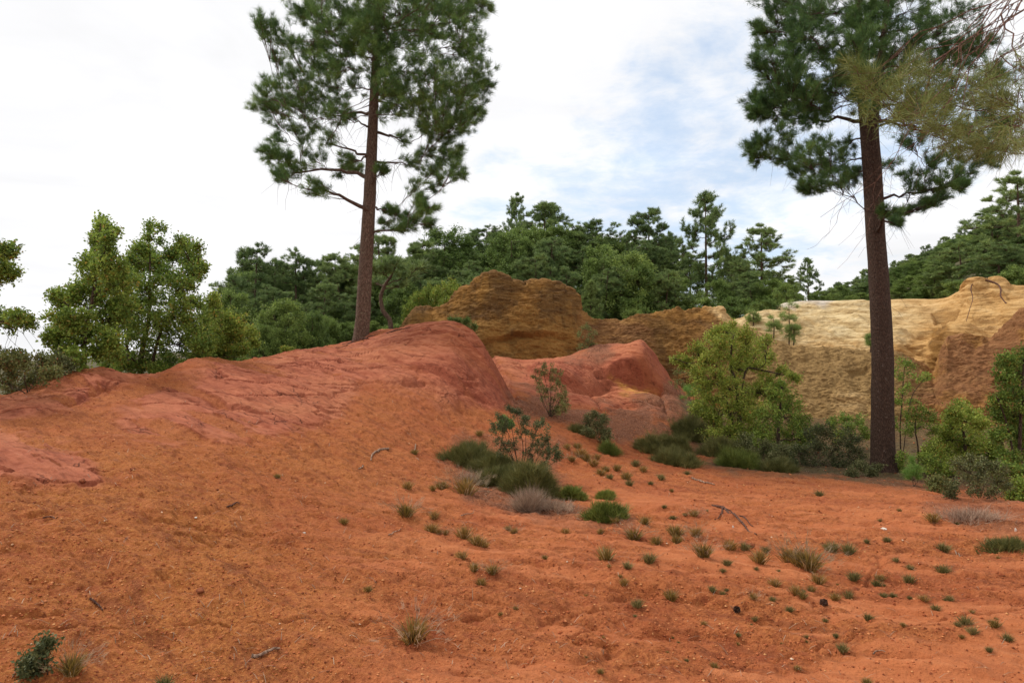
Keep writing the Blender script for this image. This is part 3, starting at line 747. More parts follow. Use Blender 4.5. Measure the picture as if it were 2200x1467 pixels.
def o_attr(P, U, V, rows):
    x, y, z = P[..., 0], P[..., 1], P[..., 2]
    n_ = fbm(x * 0.8, y * 0.8, z * 0.9, 4, 111, 0.6); n3 = fbm(x * 3, y * 3, z * 3, 3, 112)
    nn = n_ + 0.4 * n3
    gold = np.maximum(poly_mask(U, V, [(1095, 640), (1150, 620), (1150, 700), (1120, 720), (1085, 690)], 14, 16, nn),
                      poly_mask(U, V, [(900, 690), (1000, 615), (1045, 590), (1030, 640), (960, 690), (1000, 750), (960, 760), (890, 740)], 14, 14, nn))
    gold = np.maximum(gold, 0.75 * poly_mask(U, V, [(1040, 700), (1260, 690), (1250, 745), (1150, 790), (1040, 780)], 18, 24, nn))
    gold = np.maximum(gold, 0.9 * poly_mask(U, V, [(1400, 670), (1560, 655), (1600, 700), (1530, 700), (1400, 690)], 8, 8, nn))
    gold = np.maximum(gold, 0.6 * poly_mask(U, V, [(1430, 680), (1520, 680), (1500, 790), (1440, 780)], 14, 16, nn))
    gray = sstep(1480, 1640, U + 25 * nn) * sstep(2010, 1900, U + 30 * nn) * sstep(650, 760, V)
    red = sstep(1930, 2010, U + 30 * nn)
    red = np.maximum(red, 0.5 * poly_mask(U, V, [(1240, 680), (1400, 690), (1420, 760), (1260, 760)], 14, 16, nn))
    pale = 0.85 * poly_mask(U, V, [(1490, 640), (1560, 640), (1610, 700), (1660, 745), (1590, 715), (1530, 680)], 6, 6, nn)
    pale = np.maximum(pale, 0.55 * poly_mask(U, V, [(1790, 860), (1860, 850), (1860, 900), (1800, 900)], 12, 16, nn))
    orange = np.ones_like(U)
    return {"gold": gold, "gray": gray, "red": red, "pale": pale, "orange": orange * 0.6, "grey_top": 0 * U}
sheet("ochre_cliff", [o_bot, o_mid, o_top, back(o_top, 0.35, 0.0), back(o_top, 1.8, -0.25), back(o_top, 4.5, -2.5)], [110, 130, 8, 16, 10], 820, 2400, 900, o_disp, o_attr, M["cliff"])

# pale sandy cliff stepping back above it
p_top = [(1555, 700, 33.5), (1600, 682, 34.5), (1650, 664, 35.5), (1690, 650, 36), (1750, 647, 36), (1870, 645, 36), (1960, 642, 35.5), (2030, 641, 35), (2055, 632, 34.4), (2070, 616, 33.8), (2080, 599, 33.2), (2100, 597, 33), (2120, 603, 33), (2140, 597, 32.8), (2155, 602, 32.6), (2170, 614, 32.4), (2200, 612, 32.2), (2260, 615, 32), (2500, 600, 32)]
p_mid = [(1555, 740, 31.8), (1600, 712, 32.2), (1700, 695, 32.9), (1800, 700, 32.8), (1900, 700, 32.2), (2000, 700, 31.6), (2080, 668, 31.0), (2130, 660, 30.8), (2200, 650, 30.2), (2500, 650, 30)]
p_low = [(1555, 790, 30.6), (1700, 752, 30.9), (1800, 765, 30.2), (1900, 770, 29.6), (1980, 800, 29.2), (2050, 745, 29.2), (2120, 745, 29), (2200, 700, 28.6), (2500, 700, 28)]
p_bot = [(1555, 860, 30.0), (1700, 850, 30), (1900, 850, 29), (2200, 850, 28.0), (2500, 850, 27.6)]
def p_disp(P, U, V, rows):
    x, y, z = P[..., 0], P[..., 1], P[..., 2]
    edge = sstep(3.0, 2.6, rows)[:, None] * 0.85 + 0.15
    d = 0.40 * fbm(x * 0.4, y * 0.4, z * 0.5, 3, 121) + 0.075 * fbm(x * 0.9, y * 0.9, z * 6.0, 4, 122, 0.6) + 0.035 * fbm(x * 3, y * 3, z * 16, 3, 124, 0.6)
    # diagonal rills
    q = x * 0.9 + z * 1.1
    d = d - 0.22 * sstep(0.14, 0.0, np.abs(vnoise(q * 0.8, y * 0.1, (z - x * 0.3) * 0.12, 125)))
    hol = poly_mask(U, V, [(2005, 662), (2050, 660), (2045, 682), (2010, 680)], 5) + 0.7 * poly_mask(U, V, [(2020, 680), (2032, 680), (2028, 715), (2022, 715)], 4)
    return d * edge - 0.28 * hol
def p_attr(P, U, V, rows):
    x, y, z = P[..., 0], P[..., 1], P[..., 2]
    nn = fbm(x * 0.8, y * 0.8, z * 1.2, 4, 131, 0.6)
    orange = np.clip(sstep(1850, 2050, U + 40 * nn) * 0.9 + 0.9 * sstep(715, 770, V + 14 * nn), 0, 1)
    top = 0.8 * poly_mask(U, V, [(1670, 655), (1700, 640), (1790, 640), (1770, 655)], 6, 6, nn)
    gold = 0.6 * sstep(1900, 2000, U) + 0 * V
    red = poly_mask(U, V, [(2140, 735), (2200, 700), (2260, 800), (2150, 800)], 12, 10, nn)
    pale = 1 - 0.9 * poly_mask(U, V, [(1990, 820), (2012, 690), (2022, 695), (2040, 720), (2010, 830)], 6, 8, nn) - 0.0 * U
    pale = np.clip(pale - 0.9 * poly_mask(U, V, [(2000, 656), (2056, 655), (2050, 682), (2008, 682)], 5, 6, nn) * 0.6 - red, 0, 1)
    return {"gold": gold, "gray": 0 * U, "red": red, "pale": pale, "orange": orange, "grey_top": top}
sheet("sandy_cliff", [p_bot, p_low, p_mid, p_top, back(p_top, 1.6, -0.1), back(p_top, 5, -1.5)], [30, 70, 90, 16, 10], 1555, 2500, 620, p_disp, p_attr, M["cliff"])

# ------------------------------------------------------------------ trees
def resample(P, K):
    P = np.asarray(P, float)
    d = np.r_[0, np.cumsum(np.linalg.norm(np.diff(P[:, :3], axis=0), axis=1))]
    t = np.linspace(0, d[-1], K)
    return np.stack([pchip(d, P[:, i], t) for i in range(P.shape[1])], 1)

def grow(name, label, cat, stems, pads, leaf, barkm, rng, group=None, n_tuft=70, twigs=14, leafkind="needles",
         size=0.16, width=0.008, npt=24, flat=0.7, limb_r=0.42, limb_k=1.0, stem_rough=0.05, stem_sides=18, up=0.35, crown_name="crown", low=0.28, hang=None, twig_r=0.006, hollow=0.0, dead=0, per_twig=6):
    """stems: list of arrays (x,y,z,r) base->top; pads: list of (x,y,z,rad[,density]). Grows limbs from stems to pads, twigs into
    the pads and foliage at the twigs."""
    base = np.array(stems[0][0][:3], float)
    root = empty(name, base, label, cat, group)
    gt = Geo(); gl = Geo()
    nodes = []   # x y z r depth
    for st in stems:
        S = resample(st, max(24, int(len(st) * 12)))
        tubes(gt, S[None, :, :3], S[None, :, 3], stem_sides, stem_rough, 7)
        H = S[-1, 2] - S[0, 2]
        for q in S[3:]:
            if q[2] - S[0, 2] > low * H: nodes.append((q[0], q[1], q[2], q[3], 0))
    nodes = np.array(nodes)
    ax = nodes[:, :2].mean(0)
    pads = sorted(pads, key=lambda p: np.hypot(p[0] - ax[0], p[1] - ax[1]) + 0.001 * p[2])
    LP = []; LR = []; TP = []; TR = []
    for p in pads:
        c = np.array(p[:3]); r = p[3]; dn = p[4] if len(p) > 4 else 1.0
        d = c - nodes[:, :3]
        dist = np.linalg.norm(d, axis=1)
        hor = np.hypot(d[:, 0], d[:, 1])
        pen = np.maximum(0, low * hor - d[:, 2]) * 1.6 + nodes[:, 4] * 0.15 * dist
        radc = np.hypot(nodes[:, 0] - ax[0], nodes[:, 1] - ax[1]); cr_ = np.hypot(c[0] - ax[0], c[1] - ax[1])
        pen = pen + np.maximum(0, radc - cr_) * 2.5 + (nodes[:, 4] >= 3) * 5
        j = int(np.argmin(dist + pen))
        n0 = nodes[j, :3]; Ld = dist[j]
        out_ = np.array([c[0] - n0[0], c[1] - n0[1], 0.0]); out_ /= np.linalg.norm(out_) + 1e-6
        c1 = n0 + (out_ * 0.45 + np.array([0, 0, 0.12])) * Ld * 0.7 + rng.normal(scale=0.05 * Ld, size=3)
        e = c - np.array([0, 0, 0.25 * r])
        t = np.linspace(0, 1, 9)[:, None]
        B = (1 - t) ** 2 * n0 + 2 * (1 - t) * t * c1 + t ** 2 * e
        B[1:-1] += rng.normal(scale=0.022 * Ld, size=(7, 3))
        r0 = min(nodes[j, 3] * (0.7 if nodes[j, 4] else limb_r), limb_k * (0.008 + 0.019 * Ld) + 0.004 * r)
        RR = np.linspace(r0, max(twig_r * 1.3, r0 * 0.25), 9)
        LP.append(B); LR.append(RR)
        nodes = np.vstack([nodes, np.c_[B[3:], RR[3:], np.full(6, nodes[j, 4] + 1)]])
        # twigs fan out from the limb through the pad; the foliage sits along their outer part
        m = max(6, int(n_tuft * dn))
        tw = max(4, m // per_twig)
        m = tw * per_twig
        q = unit(rng.normal(size=(tw, 3)) + np.array([0, 0, 0.25])) * rng.uniform(0.55, 1.18, (tw, 1))
        dst = c + q * np.array([r, r, r * flat])
        src = B[rng.integers(4, 9, tw)]
        midp = (src + dst) / 2 + rng.normal(scale=0.10 * r, size=(tw, 3)) + np.array([0, 0, -0.10 * r])
        def bez(t): return (1 - t) ** 2 * src[:, None] + 2 * (1 - t) * t * midp[:, None] + t ** 2 * dst[:, None]
        tt = np.array([0, .33, .66, 1.0])[None, :, None]
        TP.append(bez(tt)); TR.append(np.tile(np.array([1.0, .85, .65, .4]) * twig_r, (tw, 1)))
        tl = rng.uniform(0.35, 1.0, (tw, per_twig, 1)) ** 0.7
        C = bez(tl).reshape(-1, 3) + rng.normal(scale=0.07 * r, size=(m, 3))
        D = (2 * (1 - tl) * (midp - src)[:, None] + 2 * tl * (dst - midp)[:, None]).reshape(-1, 3)
        D = unit(D) + rng.normal(scale=.25, size=(m, 3)) + np.array([0, 0, up])
        if hang is not None: D = D + hang
        if leafkind == "needles":
            needles(gl, C, D, npt, size, width, rng)
        else:
            Cn = np.repeat(C, npt, 0) + rng.normal(scale=size * 0.8, size=(m * npt, 3))
            Dn = np.repeat(D, npt, 0) * 0.5 + rng.normal(size=(m * npt, 3))
            leaves(gl, Cn, Dn, size, rng, up)
    if dead:
        a = nodes[:, 4] <= 2
        cand = nodes[a]
        cand = cand[cand[:, 2] < np.percentile(cand[:, 2], 45)]
        k = rng.integers(0, len(cand), dead)
        s0 = cand[k, :3]
        dr = unit(rng.normal(size=(dead, 3)) * np.array([1, 1, .5]) + np.array([0, 0, -1.0]))
        Ln = rng.uniform(0.25, 0.8, (dead, 1))
        p1 = s0 + dr * Ln * 0.5 + rng.normal(scale=0.06, size=(dead, 3)); p2 = s0 + dr * Ln + np.array([0, 0, -.1])
        TP.append(np.stack([s0, (s0 + p1) / 2 + .02, p1, p2], 1)); TR.append(np.tile(np.array([1.0, .8, .6, .3]) * twig_r * 0.8, (dead, 1)))
    tubes(gt, np.array(LP), np.array(LR), 6)
    tubes(gt, np.concatenate(TP), np.concatenate(TR), 3)
    gt.build("trunk", barkm, root, base)
    gl.build(crown_name, leaf, root, base, smooth=False)
    return root

def pxpads(L, Y, rng, depth=None, uc=None, R0=None):
    """pads given as (u, v, r_px[, density[, dy]]) -> world"""
    o = []
    for p in L:
        u, v, r = p[:3]; dn = p[3] if len(p) > 3 else 1.0
        if len(p) > 4: dy = p[4]
        else:
            if R0: dmax = math.sqrt(max(0.05, 1 - min(1, (u - uc) ** 2 / R0 ** 2))) * depth
            else: dmax = depth or 0.3
            dy = rng.uniform(-1, 1) * dmax
        c = pix(u, v, Y + dy)
        o.append((c[0], c[1], c[2], r * Y / F, dn))
    return o
def pxstem(L, Y, dy=0.0):
    """(u, v, width_px) -> (x,y,z,r)"""
    return np.array([[*pix(u, v, Y + dy * i), w_ * Y / F / 2] for i, (u, v, w_) in enumerate(L)])

# ---- tall pine on the dune (left of centre)
rng = np.random.default_rng(11)
YL = 20.8
Lpads = [(560, 35, 20), (580, 62, 30), (615, 85, 34), (655, 105, 32), (690, 90, 26), (600, 120, 20, .6), (575, 195, 30), (610, 180, 36), (640, 215, 34), (675, 200, 30), (640, 165, 30), (600, 225, 22, .6),
         (558, 226, 20), (588, 240, 24, .8), (625, 262, 26, .7), (665, 270, 24, .6), (700, 300, 22, .5), (590, 300, 22, .6), (582, 330, 20), (605, 340, 26), (632, 365, 28), (660, 400, 24), (600, 372, 18), (680, 335, 24, .6), (650, 310, 24, .5),
         (745, 345, 22), (765, 360, 18), (730, 370, 14, .5), (815, 365, 16, .7), (700, 240, 28, .7), (740, 250, 20, .5), (735, 200, 26, .7),
         (965, 345, 32), (985, 365, 24), (930, 365, 28), (910, 320, 26, .8), (900, 395, 20, .6), (940, 395, 18, .6), (870, 300, 22, .6), (975, 320, 26), (890, 350, 20, .6),
         (915, 450, 24), (890, 475, 22), (860, 465, 20, .8), (835, 450, 18, .8), (925, 480, 16), (870, 490, 14), (825, 480, 14, .6), (905, 430, 14, .7),
         (1010, 255, 26), (975, 270, 30), (940, 250, 34), (1015, 215, 30), (985, 225, 34), (950, 285, 26), (1030, 240, 16), (900, 240, 34), (870, 225, 34), (845, 190, 30),
         (1038, 150, 28), (1015, 120, 34), (1000, 170, 36), (1045, 185, 20), (960, 150, 38), (965, 195, 36), (920, 170, 38), (880, 140, 40), (910, 110, 36),
         (1025, 95, 30), (990, 80, 34), (1015, 25, 32), (1040, 10, 24), (985, 30, 32), (1000, -20, 36), (1035, -30, 30), (940, 60, 42), (900, 40, 42), (860, 80, 42), (850, 20, 44), (940, 0, 44), (830, 120, 26),
         (760, 30, 42), (720, 25, 40), (690, 10, 36), (745, 80, 34), (710, 60, 34), (680, 40, 28), (770, 90, 26), (740, 130, 24, .7), (700, 140, 28, .8), (790, 60, 30), (660, 20, 18)]
Lpads += [(600 + 42 * i + rng.uniform(-15, 15), -40 - 45 * k + rng.uniform(-15, 15), 44, .8) for k in range(5) for i in range(11) if abs(600 + 42 * i - 815) < 235 - 30 * k]
Lpads += [(rng.uniform(640, 1010), rng.uniform(-10, 285), 32, .7) for i in range(34)]
Lpads += [(u_, v_, 24, .7, -1.6 - .4 * (i % 3)) for i, (u_, v_) in enumerate([(800, 30), (825, 60), (790, 100), (820, 130), (850, 160), (830, 195), (800, 150), (845, 240), (780, 60), (810, 0), (835, 90)])]
Lpads = [(p[0], p[1], p[2] * (1.22 if p[1] < 300 else 1.12), *p[3:]) for p in Lpads]
stemL = pxstem([(a_, b_, c_ * .84) for a_, b_, c_ in [(775, 745, 52), (776, 722, 42), (779, 690, 38), (786, 560, 35), (794, 430, 32), (798, 340, 29), (802, 250, 25), (806, 160, 22), (811, 60, 17), (815, -80, 12), (816, -250, 6), (817, -330, 2)]], YL)
grow("pine_tree", "tall pine with a reddish lichened trunk standing on the crest of the red dune", "pine tree", [stemL],
     pxpads(Lpads, YL, rng, 2.6, 810, 270), M["pine"], M["bark"], rng, n_tuft=96, size=0.20, width=0.0095, npt=24, flat=0.8, limb_k=1.35, per_twig=5, low=0.10, dead=260, stem_rough=0.035, twig_r=0.0075)

# ---- tall pine with the dark trunk on the right
rng = np.random.default_rng(12)
YR = 14.8
Rpads = [(1625, 65, 16), (1640, 95, 26), (1660, 130, 30), (1690, 110, 34), (1650, 165, 28), (1680, 180, 34), (1720, 160, 36), (1630, 130, 18), (1650, 205, 26), (1690, 215, 28), (1730, 205, 34), (1770, 190, 32),
         (1615, 212, 18), (1640, 230, 28), (1660, 255, 26, .8), (1620, 240, 18), (1700, 250, 28, .8), (1740, 215, 30), (1690, 280, 22, .6), (1735, 265, 24, .6), (1780, 240, 24, .7), (1750, 300, 18, .5),
         (1612, 318, 18), (1635, 305, 24), (1625, 335, 22), (1655, 335, 26), (1690, 350, 28), (1720, 370, 24), (1750, 395, 20), (1690, 320, 22, .6), (1730, 330, 24, .7), (1780, 320, 28), (1810, 345, 28), (1790, 375, 26), (1820, 385, 20), (1760, 360, 24), (1730, 405, 14), (1840, 370, 16, .6), (1815, 310, 20, .6),
         (1920, 350, 22, .5), (1960, 300, 26, .7), (1960, 380, 24, .8), (2000, 400, 26), (2040, 385, 26), (1990, 350, 26, .8), (2035, 340, 30), (2070, 370, 24), (2100, 330, 30), (2140, 300, 30), (2130, 350, 22), (2010, 430, 16), (2060, 405, 16), (2160, 310, 26), (2080, 300, 30), (2030, 420, 14),
         (1920, 460, 18), (1950, 455, 16), (1990, 440, 14), (1930, 478, 12), (1905, 450, 12, .6),
         (2000, 270, 34), (2050, 250, 38), (2100, 260, 36), (2150, 240, 34), (1950, 240, 30), (2000, 210, 40), (2060, 190, 42), (2120, 190, 40), (2110, 140, 40), (2160, 160, 30), (2170, 270, 22),
         (1900, 200, 34), (1940, 170, 38), (1980, 140, 42), (2040, 120, 44), (2080, 90, 40), (2110, 90, 34), (1920, 120, 40), (1880, 140, 38), (1960, 80, 44), (2020, 60, 46), (2070, 30, 44), (1900, 60, 44), (1840, 90, 42), (1820, 140, 40), (1840, 190, 32), (1790, 130, 40), (1760, 90, 44), (1720, 60, 42), (1680, 30, 38), (1665, 10, 30), (1740, 20, 44), (1800, 50, 46), (1860, 20, 46), (1950, 10, 46), (1690, 70, 34), (1720, 115, 34), (1800, 180, 30)]
Rpads += [(1660 + 45 * i + rng.uniform(-15, 15), -40 - 48 * k + rng.uniform(-15, 15), 46, .8) for k in range(6) for i in range(11) if abs(1660 + 45 * i - 1860) < 225 - 22 * k]
Rpads += [(rng.uniform(1680, 2100), rng.uniform(-10, 240), 34, .7) for i in range(34)]
Rpads += [(u_, v_, 26, .7, -1.2 - .3 * (i % 3)) for i, (u_, v_) in enumerate([(1840, 30), (1860, 70), (1845, 110), (1870, 140), (1885, 170), (1850, 160), (1830, 60), (1880, 20)])]
Rpads = [(p[0], p[1], p[2] * (1.2 if p[1] < 250 else 1.28), p[3] if len(p) > 3 else (1.0 if p[1] < 250 else .85), *p[4:]) for p in Rpads]
stemR = pxstem([(1901, 1030, 64), (1898, 1005, 54), (1897, 960, 48), (1896, 880, 45), (1896, 760, 43), (1888, 600, 40), (1878, 470, 37), (1868, 360, 28), (1858, 250, 24), (1850, 160, 19), (1846, 60, 15), (1842, -80, 12), (1840, -300, 6), (1840, -400, 2)], YR)
stemR2 = pxstem([(1886, 520, 30), (1883, 440, 30), (1880, 360, 26), (1876, 290, 23), (1880, 230, 19), (1890, 150, 16), (1900, 60, 12), (1910, -60, 8), (1915, -200, 4)], YR - 0.05)
grow("pine_tree", "tall pine with a dark smooth trunk rooted beside the path at right", "pine tree", [stemR, stemR2],
     pxpads(Rpads, YR, rng, 1.9, 1880, 290), M["pine"], M["bark_dark"], rng, n_tuft=100, size=0.145, width=0.0070, npt=24, flat=0.8, limb_k=1.35, per_twig=5, low=0.10, dead=260, stem_rough=0.025, twig_r=0.0055)

# ---- foreground pine, trunk outside the frame on the right, long drooping needles
rng = np.random.default_rng(13)
YF = 4.6
fp = [(1850, 170, 38), (1875, 205, 38), (1840, 140, 26), (1900, 190, 34), (1890, 240, 34), (1930, 220, 38), (1960, 180, 34), (1985, 240, 42), (1930, 265, 30), (2010, 200, 36), (2030, 260, 42), (2060, 220, 40), (2080, 280, 42), (2040, 310, 28), (2110, 240, 44),
      (2130, 300, 38), (2150, 200, 44), (2180, 260, 44), (2100, 180, 34), (2190, 190, 40), (2160, 320, 26), (2140, 160, 32), (2200, 300, 40), (2230, 240, 50), (2230, 320, 40), (1960, 140, 26), (2000, 160, 26), (2090, 330, 22), (1990, 280, 28), (2240, 150, 50)]
trF = np.array([[*pix(2560, 1700, YF), .17], [*pix(2540, 1100, YF), .15], [*pix(2510, 500, YF), .13], [*pix(2490, 0, YF), .11], [*pix(2480, -500, YF), .08], [*pix(2470, -1100, YF), .03]])
trF[0, 2] = gz(trF[0, 0], trF[0, 1]) - 0.1
foreground_pine = grow("pine_tree", "pine rooted beyond the right edge with olive long-needled boughs hanging in the upper right corner", "pine tree", [trF],
     pxpads(fp, YF, rng, 0.45), M["pine_olive"], M["twig"], rng, n_tuft=16, per_twig=4, size=0.15, width=0.0036, npt=16, flat=0.8, low=-0.55, twig_r=0.0022, limb_r=0.16, hang=np.array([0, 0, -0.35]), crown_name="bough_needles")
# its bare twigs across the top right corner
gb = Geo(); TPs = []; TRs = []
def bare(p0, p1, r, n, depth):
    t = np.linspace(0, 1, 8)[:, None]
    p0 = np.array(p0); p1 = np.array(p1); L_ = np.linalg.norm(p1 - p0)
    mid_ = (p0 + p1) / 2 + rng.normal(scale=0.14 * L_, size=3)
    B = (1 - t) ** 2 * p0 + 2 * (1 - t) * t * mid_ + t ** 2 * p1
    B[1:-1] += rng.normal(scale=0.012 * L_, size=(6, 3))
    TPs.append(B); TRs.append(np.linspace(r, r * 0.35, 8))
    if depth > 0:
        for _ in range(n):
            k = rng.integers(2, 8); d_ = unit(unit(B[-1] - B[0]) * 0.9 + rng.normal(scale=0.55, size=3) + np.array([-0.1, 0, -0.35]))
            bare(B[k], B[k] + d_ * L_ * rng.uniform(0.35, 0.65), r * 0.5, n - 2, depth - 1)
for (ua, va, ub, vb, r_) in [(2480, -300, 2080, 60, .010), (2480, -200, 2060, 180, .008), (2480, -60, 2150, 120, .008), (2480, -350, 2150, 30, .012), (2490, 0, 2190, 190, .007), (2480, -150, 2010, 130, .006), (2490, 60, 2170, 250, .006), (2480, -300, 2190, -20, .010)]:
    bare(pix(ua, va, YF), pix(ub, vb, YF + rng.uniform(-.3, .3)), r_, 6, 2)
tubes(gb, np.array(TPs), np.array(TRs), 4)
gb.build("bare_twigs", M["twig"], foreground_pine, foreground_pine.location)

# ---- oaks on the left
def oak(name, label, cat, stems, pads, Y, seed, mat="oak", depth=1.2, size=0.072, n_tuft=100, npt=8, **k):
    r_ = np.random.default_rng(seed)
    st = [pxstem([(a_, b_, c_ * .68) for a_, b_, c_ in s], Y) for s in stems]
    pads = [(p[0], p[1], p[2] * 1.12, min(1.1, (p[3] if len(p) > 3 else 1.0) * (1.5 if p[2] > 12 else 1.1))) for p in pads]
    for s in st: s[0, 2] = min(s[0, 2], gz(s[0, 0], s[0, 1]) - 0.03)
    kw = dict(n_tuft=int(n_tuft * 1.35), twigs=12, leafkind="leaf", size=size * .9, npt=npt, flat=0.95, low=0.12, stem_rough=0.09, stem_sides=12, twig_r=0.006)
    kw.update(k)
    return grow(name, label, cat, st, pxpads(pads, Y, r_, depth), M[mat], M["bark_oak"], r_, **kw)

oak("oak_tree", "leafy oak with a thin dark trunk at the left end of the red ridge", "oak tree",
    [[(180, 800, 16), (181, 760, 13), (184, 710, 12), (195, 660, 10), (205, 600, 8), (212, 540, 5), (216, 480, 3)], [(184, 720, 7), (170, 690, 6), (150, 660, 4), (128, 640, 2)]],
    [(216, 475, 10, .4), (220, 495, 17, .6), (212, 520, 20, .7), (232, 510, 14, .5), (243, 500, 10, .4), (222, 545, 26), (196, 575, 28), (240, 570, 28), (205, 605, 34), (180, 620, 26), (250, 610, 32), (160, 640, 24, .8), (135, 640, 18, .6), (118, 632, 10, .4), (215, 650, 36), (240, 680, 34), (175, 680, 28), (145, 690, 24, .8), (130, 705, 20, .7), (120, 730, 20, .7), (150, 735, 26), (200, 715, 30), (235, 725, 30), (160, 770, 20, .5), (130, 755, 16, .5), (215, 760, 20, .5), (262, 650, 28), (255, 590, 18), (110, 680, 9, .3)],
    13.2, 21, depth=1.0)
oak("oak_tree", "broad oak with tall wispy shoots rising behind the dip in the red ridge", "oak tree",
    [[(300, 830, 22), (302, 780, 18), (310, 730, 15), (320, 680, 12), (322, 600, 7), (322, 530, 3)], [(308, 740, 10), (350, 700, 9), (385, 650, 6), (400, 580, 4), (412, 545, 2)], [(305, 760, 9), (270, 720, 7), (265, 640, 4)]],
    [(322, 482, 9, .25), (320, 510, 10, .25), (347, 490, 7, .2), (350, 515, 8, .2), (300, 540, 20, .6), (325, 548, 22, .7), (290, 580, 30), (340, 575, 24, .8), (385, 515, 10, .3), (395, 530, 20, .6), (375, 550, 22, .7), (425, 528, 10, .35), (410, 560, 20, .7), (400, 590, 28), (432, 578, 13, .5), (425, 590, 10, .4), (360, 600, 30), (385, 615, 28), (310, 620, 34), (350, 645, 34), (290, 665, 36), (330, 690, 38), (390, 665, 28), (370, 700, 36), (420, 690, 30), (300, 730, 36), (350, 745, 34), (400, 735, 34), (260, 745, 30), (270, 785, 24, .6), (320, 785, 26, .6), (370, 780, 24, .5), (435, 735, 26), (280, 700, 30), (420, 650, 20, .8), (350, 795, 20, .5), (430, 770, 20, .6), (262, 600, 26), (275, 640, 28), (258, 690, 28), (285, 560, 20, .6), (240, 760, 26), (230, 790, 20, .6)],
    15.8, 22, depth=1.3)
oak("oak_tree", "low yellow-green oak spreading over the ridge left of the dark pines", "oak tree",
    [[(480, 790, 14), (482, 760, 11), (478, 720, 8), (470, 670, 4)]],
    [(460, 665, 22), (440, 690, 24), (480, 690, 26), (510, 700, 24), (530, 720, 20), (545, 735, 13, .6), (500, 730, 28), (460, 725, 30), (430, 725, 24), (480, 755, 24), (515, 752, 18), (440, 755, 20), (455, 645, 13, .5)],
    18.5, 23, mat="oak_light", depth=1.3)
oak("oak_tree", "oak just outside the left edge reaching a few leafy twigs into view", "oak tree",
    [[(-170, 900, 26), (-165, 800, 22), (-150, 650, 16), (-140, 500, 8)], [(-160, 760, 12), (-100, 700, 9), (-40, 685, 7), (20, 690, 5), (55, 690, 3)], [(-150, 620, 8), (-90, 590, 7), (-30, 560, 4), (10, 545, 2)]],
    [(8, 538, 12, .4), (28, 540, 9, .3), (-5, 560, 16, .5), (12, 580, 13, .4), (28, 592, 9, .3), (-15, 600, 18, .5), (5, 682, 18, .5), (35, 680, 14, .4), (55, 688, 12, .4), (68, 696, 8, .25), (25, 700, 12, .3), (-60, 600, 40), (-80, 680, 40), (-120, 560, 50), (-160, 640, 60), (-180, 520, 50), (-60, 540, 30), (-220, 600, 60)],
    10.5, 24, depth=0.7, size=0.06, dead=40)

def bush(name, label, u, v, pads, seed, mat="bush", cat="bush", stems=5, size=0.045, n_tuft=100, npt=8, depth=0.5, Y=None, **k):
    """shrub with several stems rising from one root"""
    r_ = np.random.default_rng(seed)
    b = hit(u, v) if Y is None else np.array([pix(u, v, Y)[0], Y, gz(pix(u, v, Y)[0], Y)])
    Yb = b[1]
    pw = pxpads(pads, Yb, r_, depth)
    st = []
    ks = r_.choice(len(pw), min(stems, len(pw)), replace=False)
    for i in ks:
        t = np.array(pw[i][:3]); m_ = (b + t) / 2 + np.array([0, 0, -0.05]) + r_.normal(scale=0.04, size=3)
        s0 = b + np.array([0, 0, -0.05]); rr = 0.003 + 0.005 * np.linalg.norm(t - b)
        st.append(np.array([[*s0, rr], [*((s0 * 2 + m_) / 3 + [0, 0, .02]), rr * .9], [*m_, rr * .7], [*t, rr * .35]]))
    kw = dict(n_tuft=n_tuft, twigs=10, leafkind="leaf", size=size, npt=npt, flat=0.9, low=0.05, limb_k=.5, stem_rough=0.04, stem_sides=6, twig_r=0.0035, crown_name="foliage", limb_r=0.6)
    kw.update(k)
    return grow(name, label, cat, st, pw, M[mat], M["bark_oak"], r_, **kw)

bush("bush", "grey-green bush at the left edge of the ridge", 60, 838, [(20, 760, 22), (55, 775, 24), (90, 780, 24), (30, 800, 26), (70, 810, 26), (110, 800, 20), (0, 780, 24), (-30, 790, 30), (10, 825, 22)], 31, "olive", Y=11.0, depth=.8)
bush("bush", "low dark bush spreading under the left oak tree", 130, 815, [(120, 770, 18), (140, 785, 16), (100, 800, 20), (125, 805, 16), (85, 820, 18), (50, 835, 18), (20, 845, 16)], 32, "bush", Y=11.9, depth=.4)
bush("bush", "bright green bush behind the oaks in the dip of the ridge", 370, 830, [(330, 795, 18), (360, 800, 18), (300, 790, 18), (390, 785, 16), (260, 785, 18)], 33, "oak", Y=15.2, depth=.6)

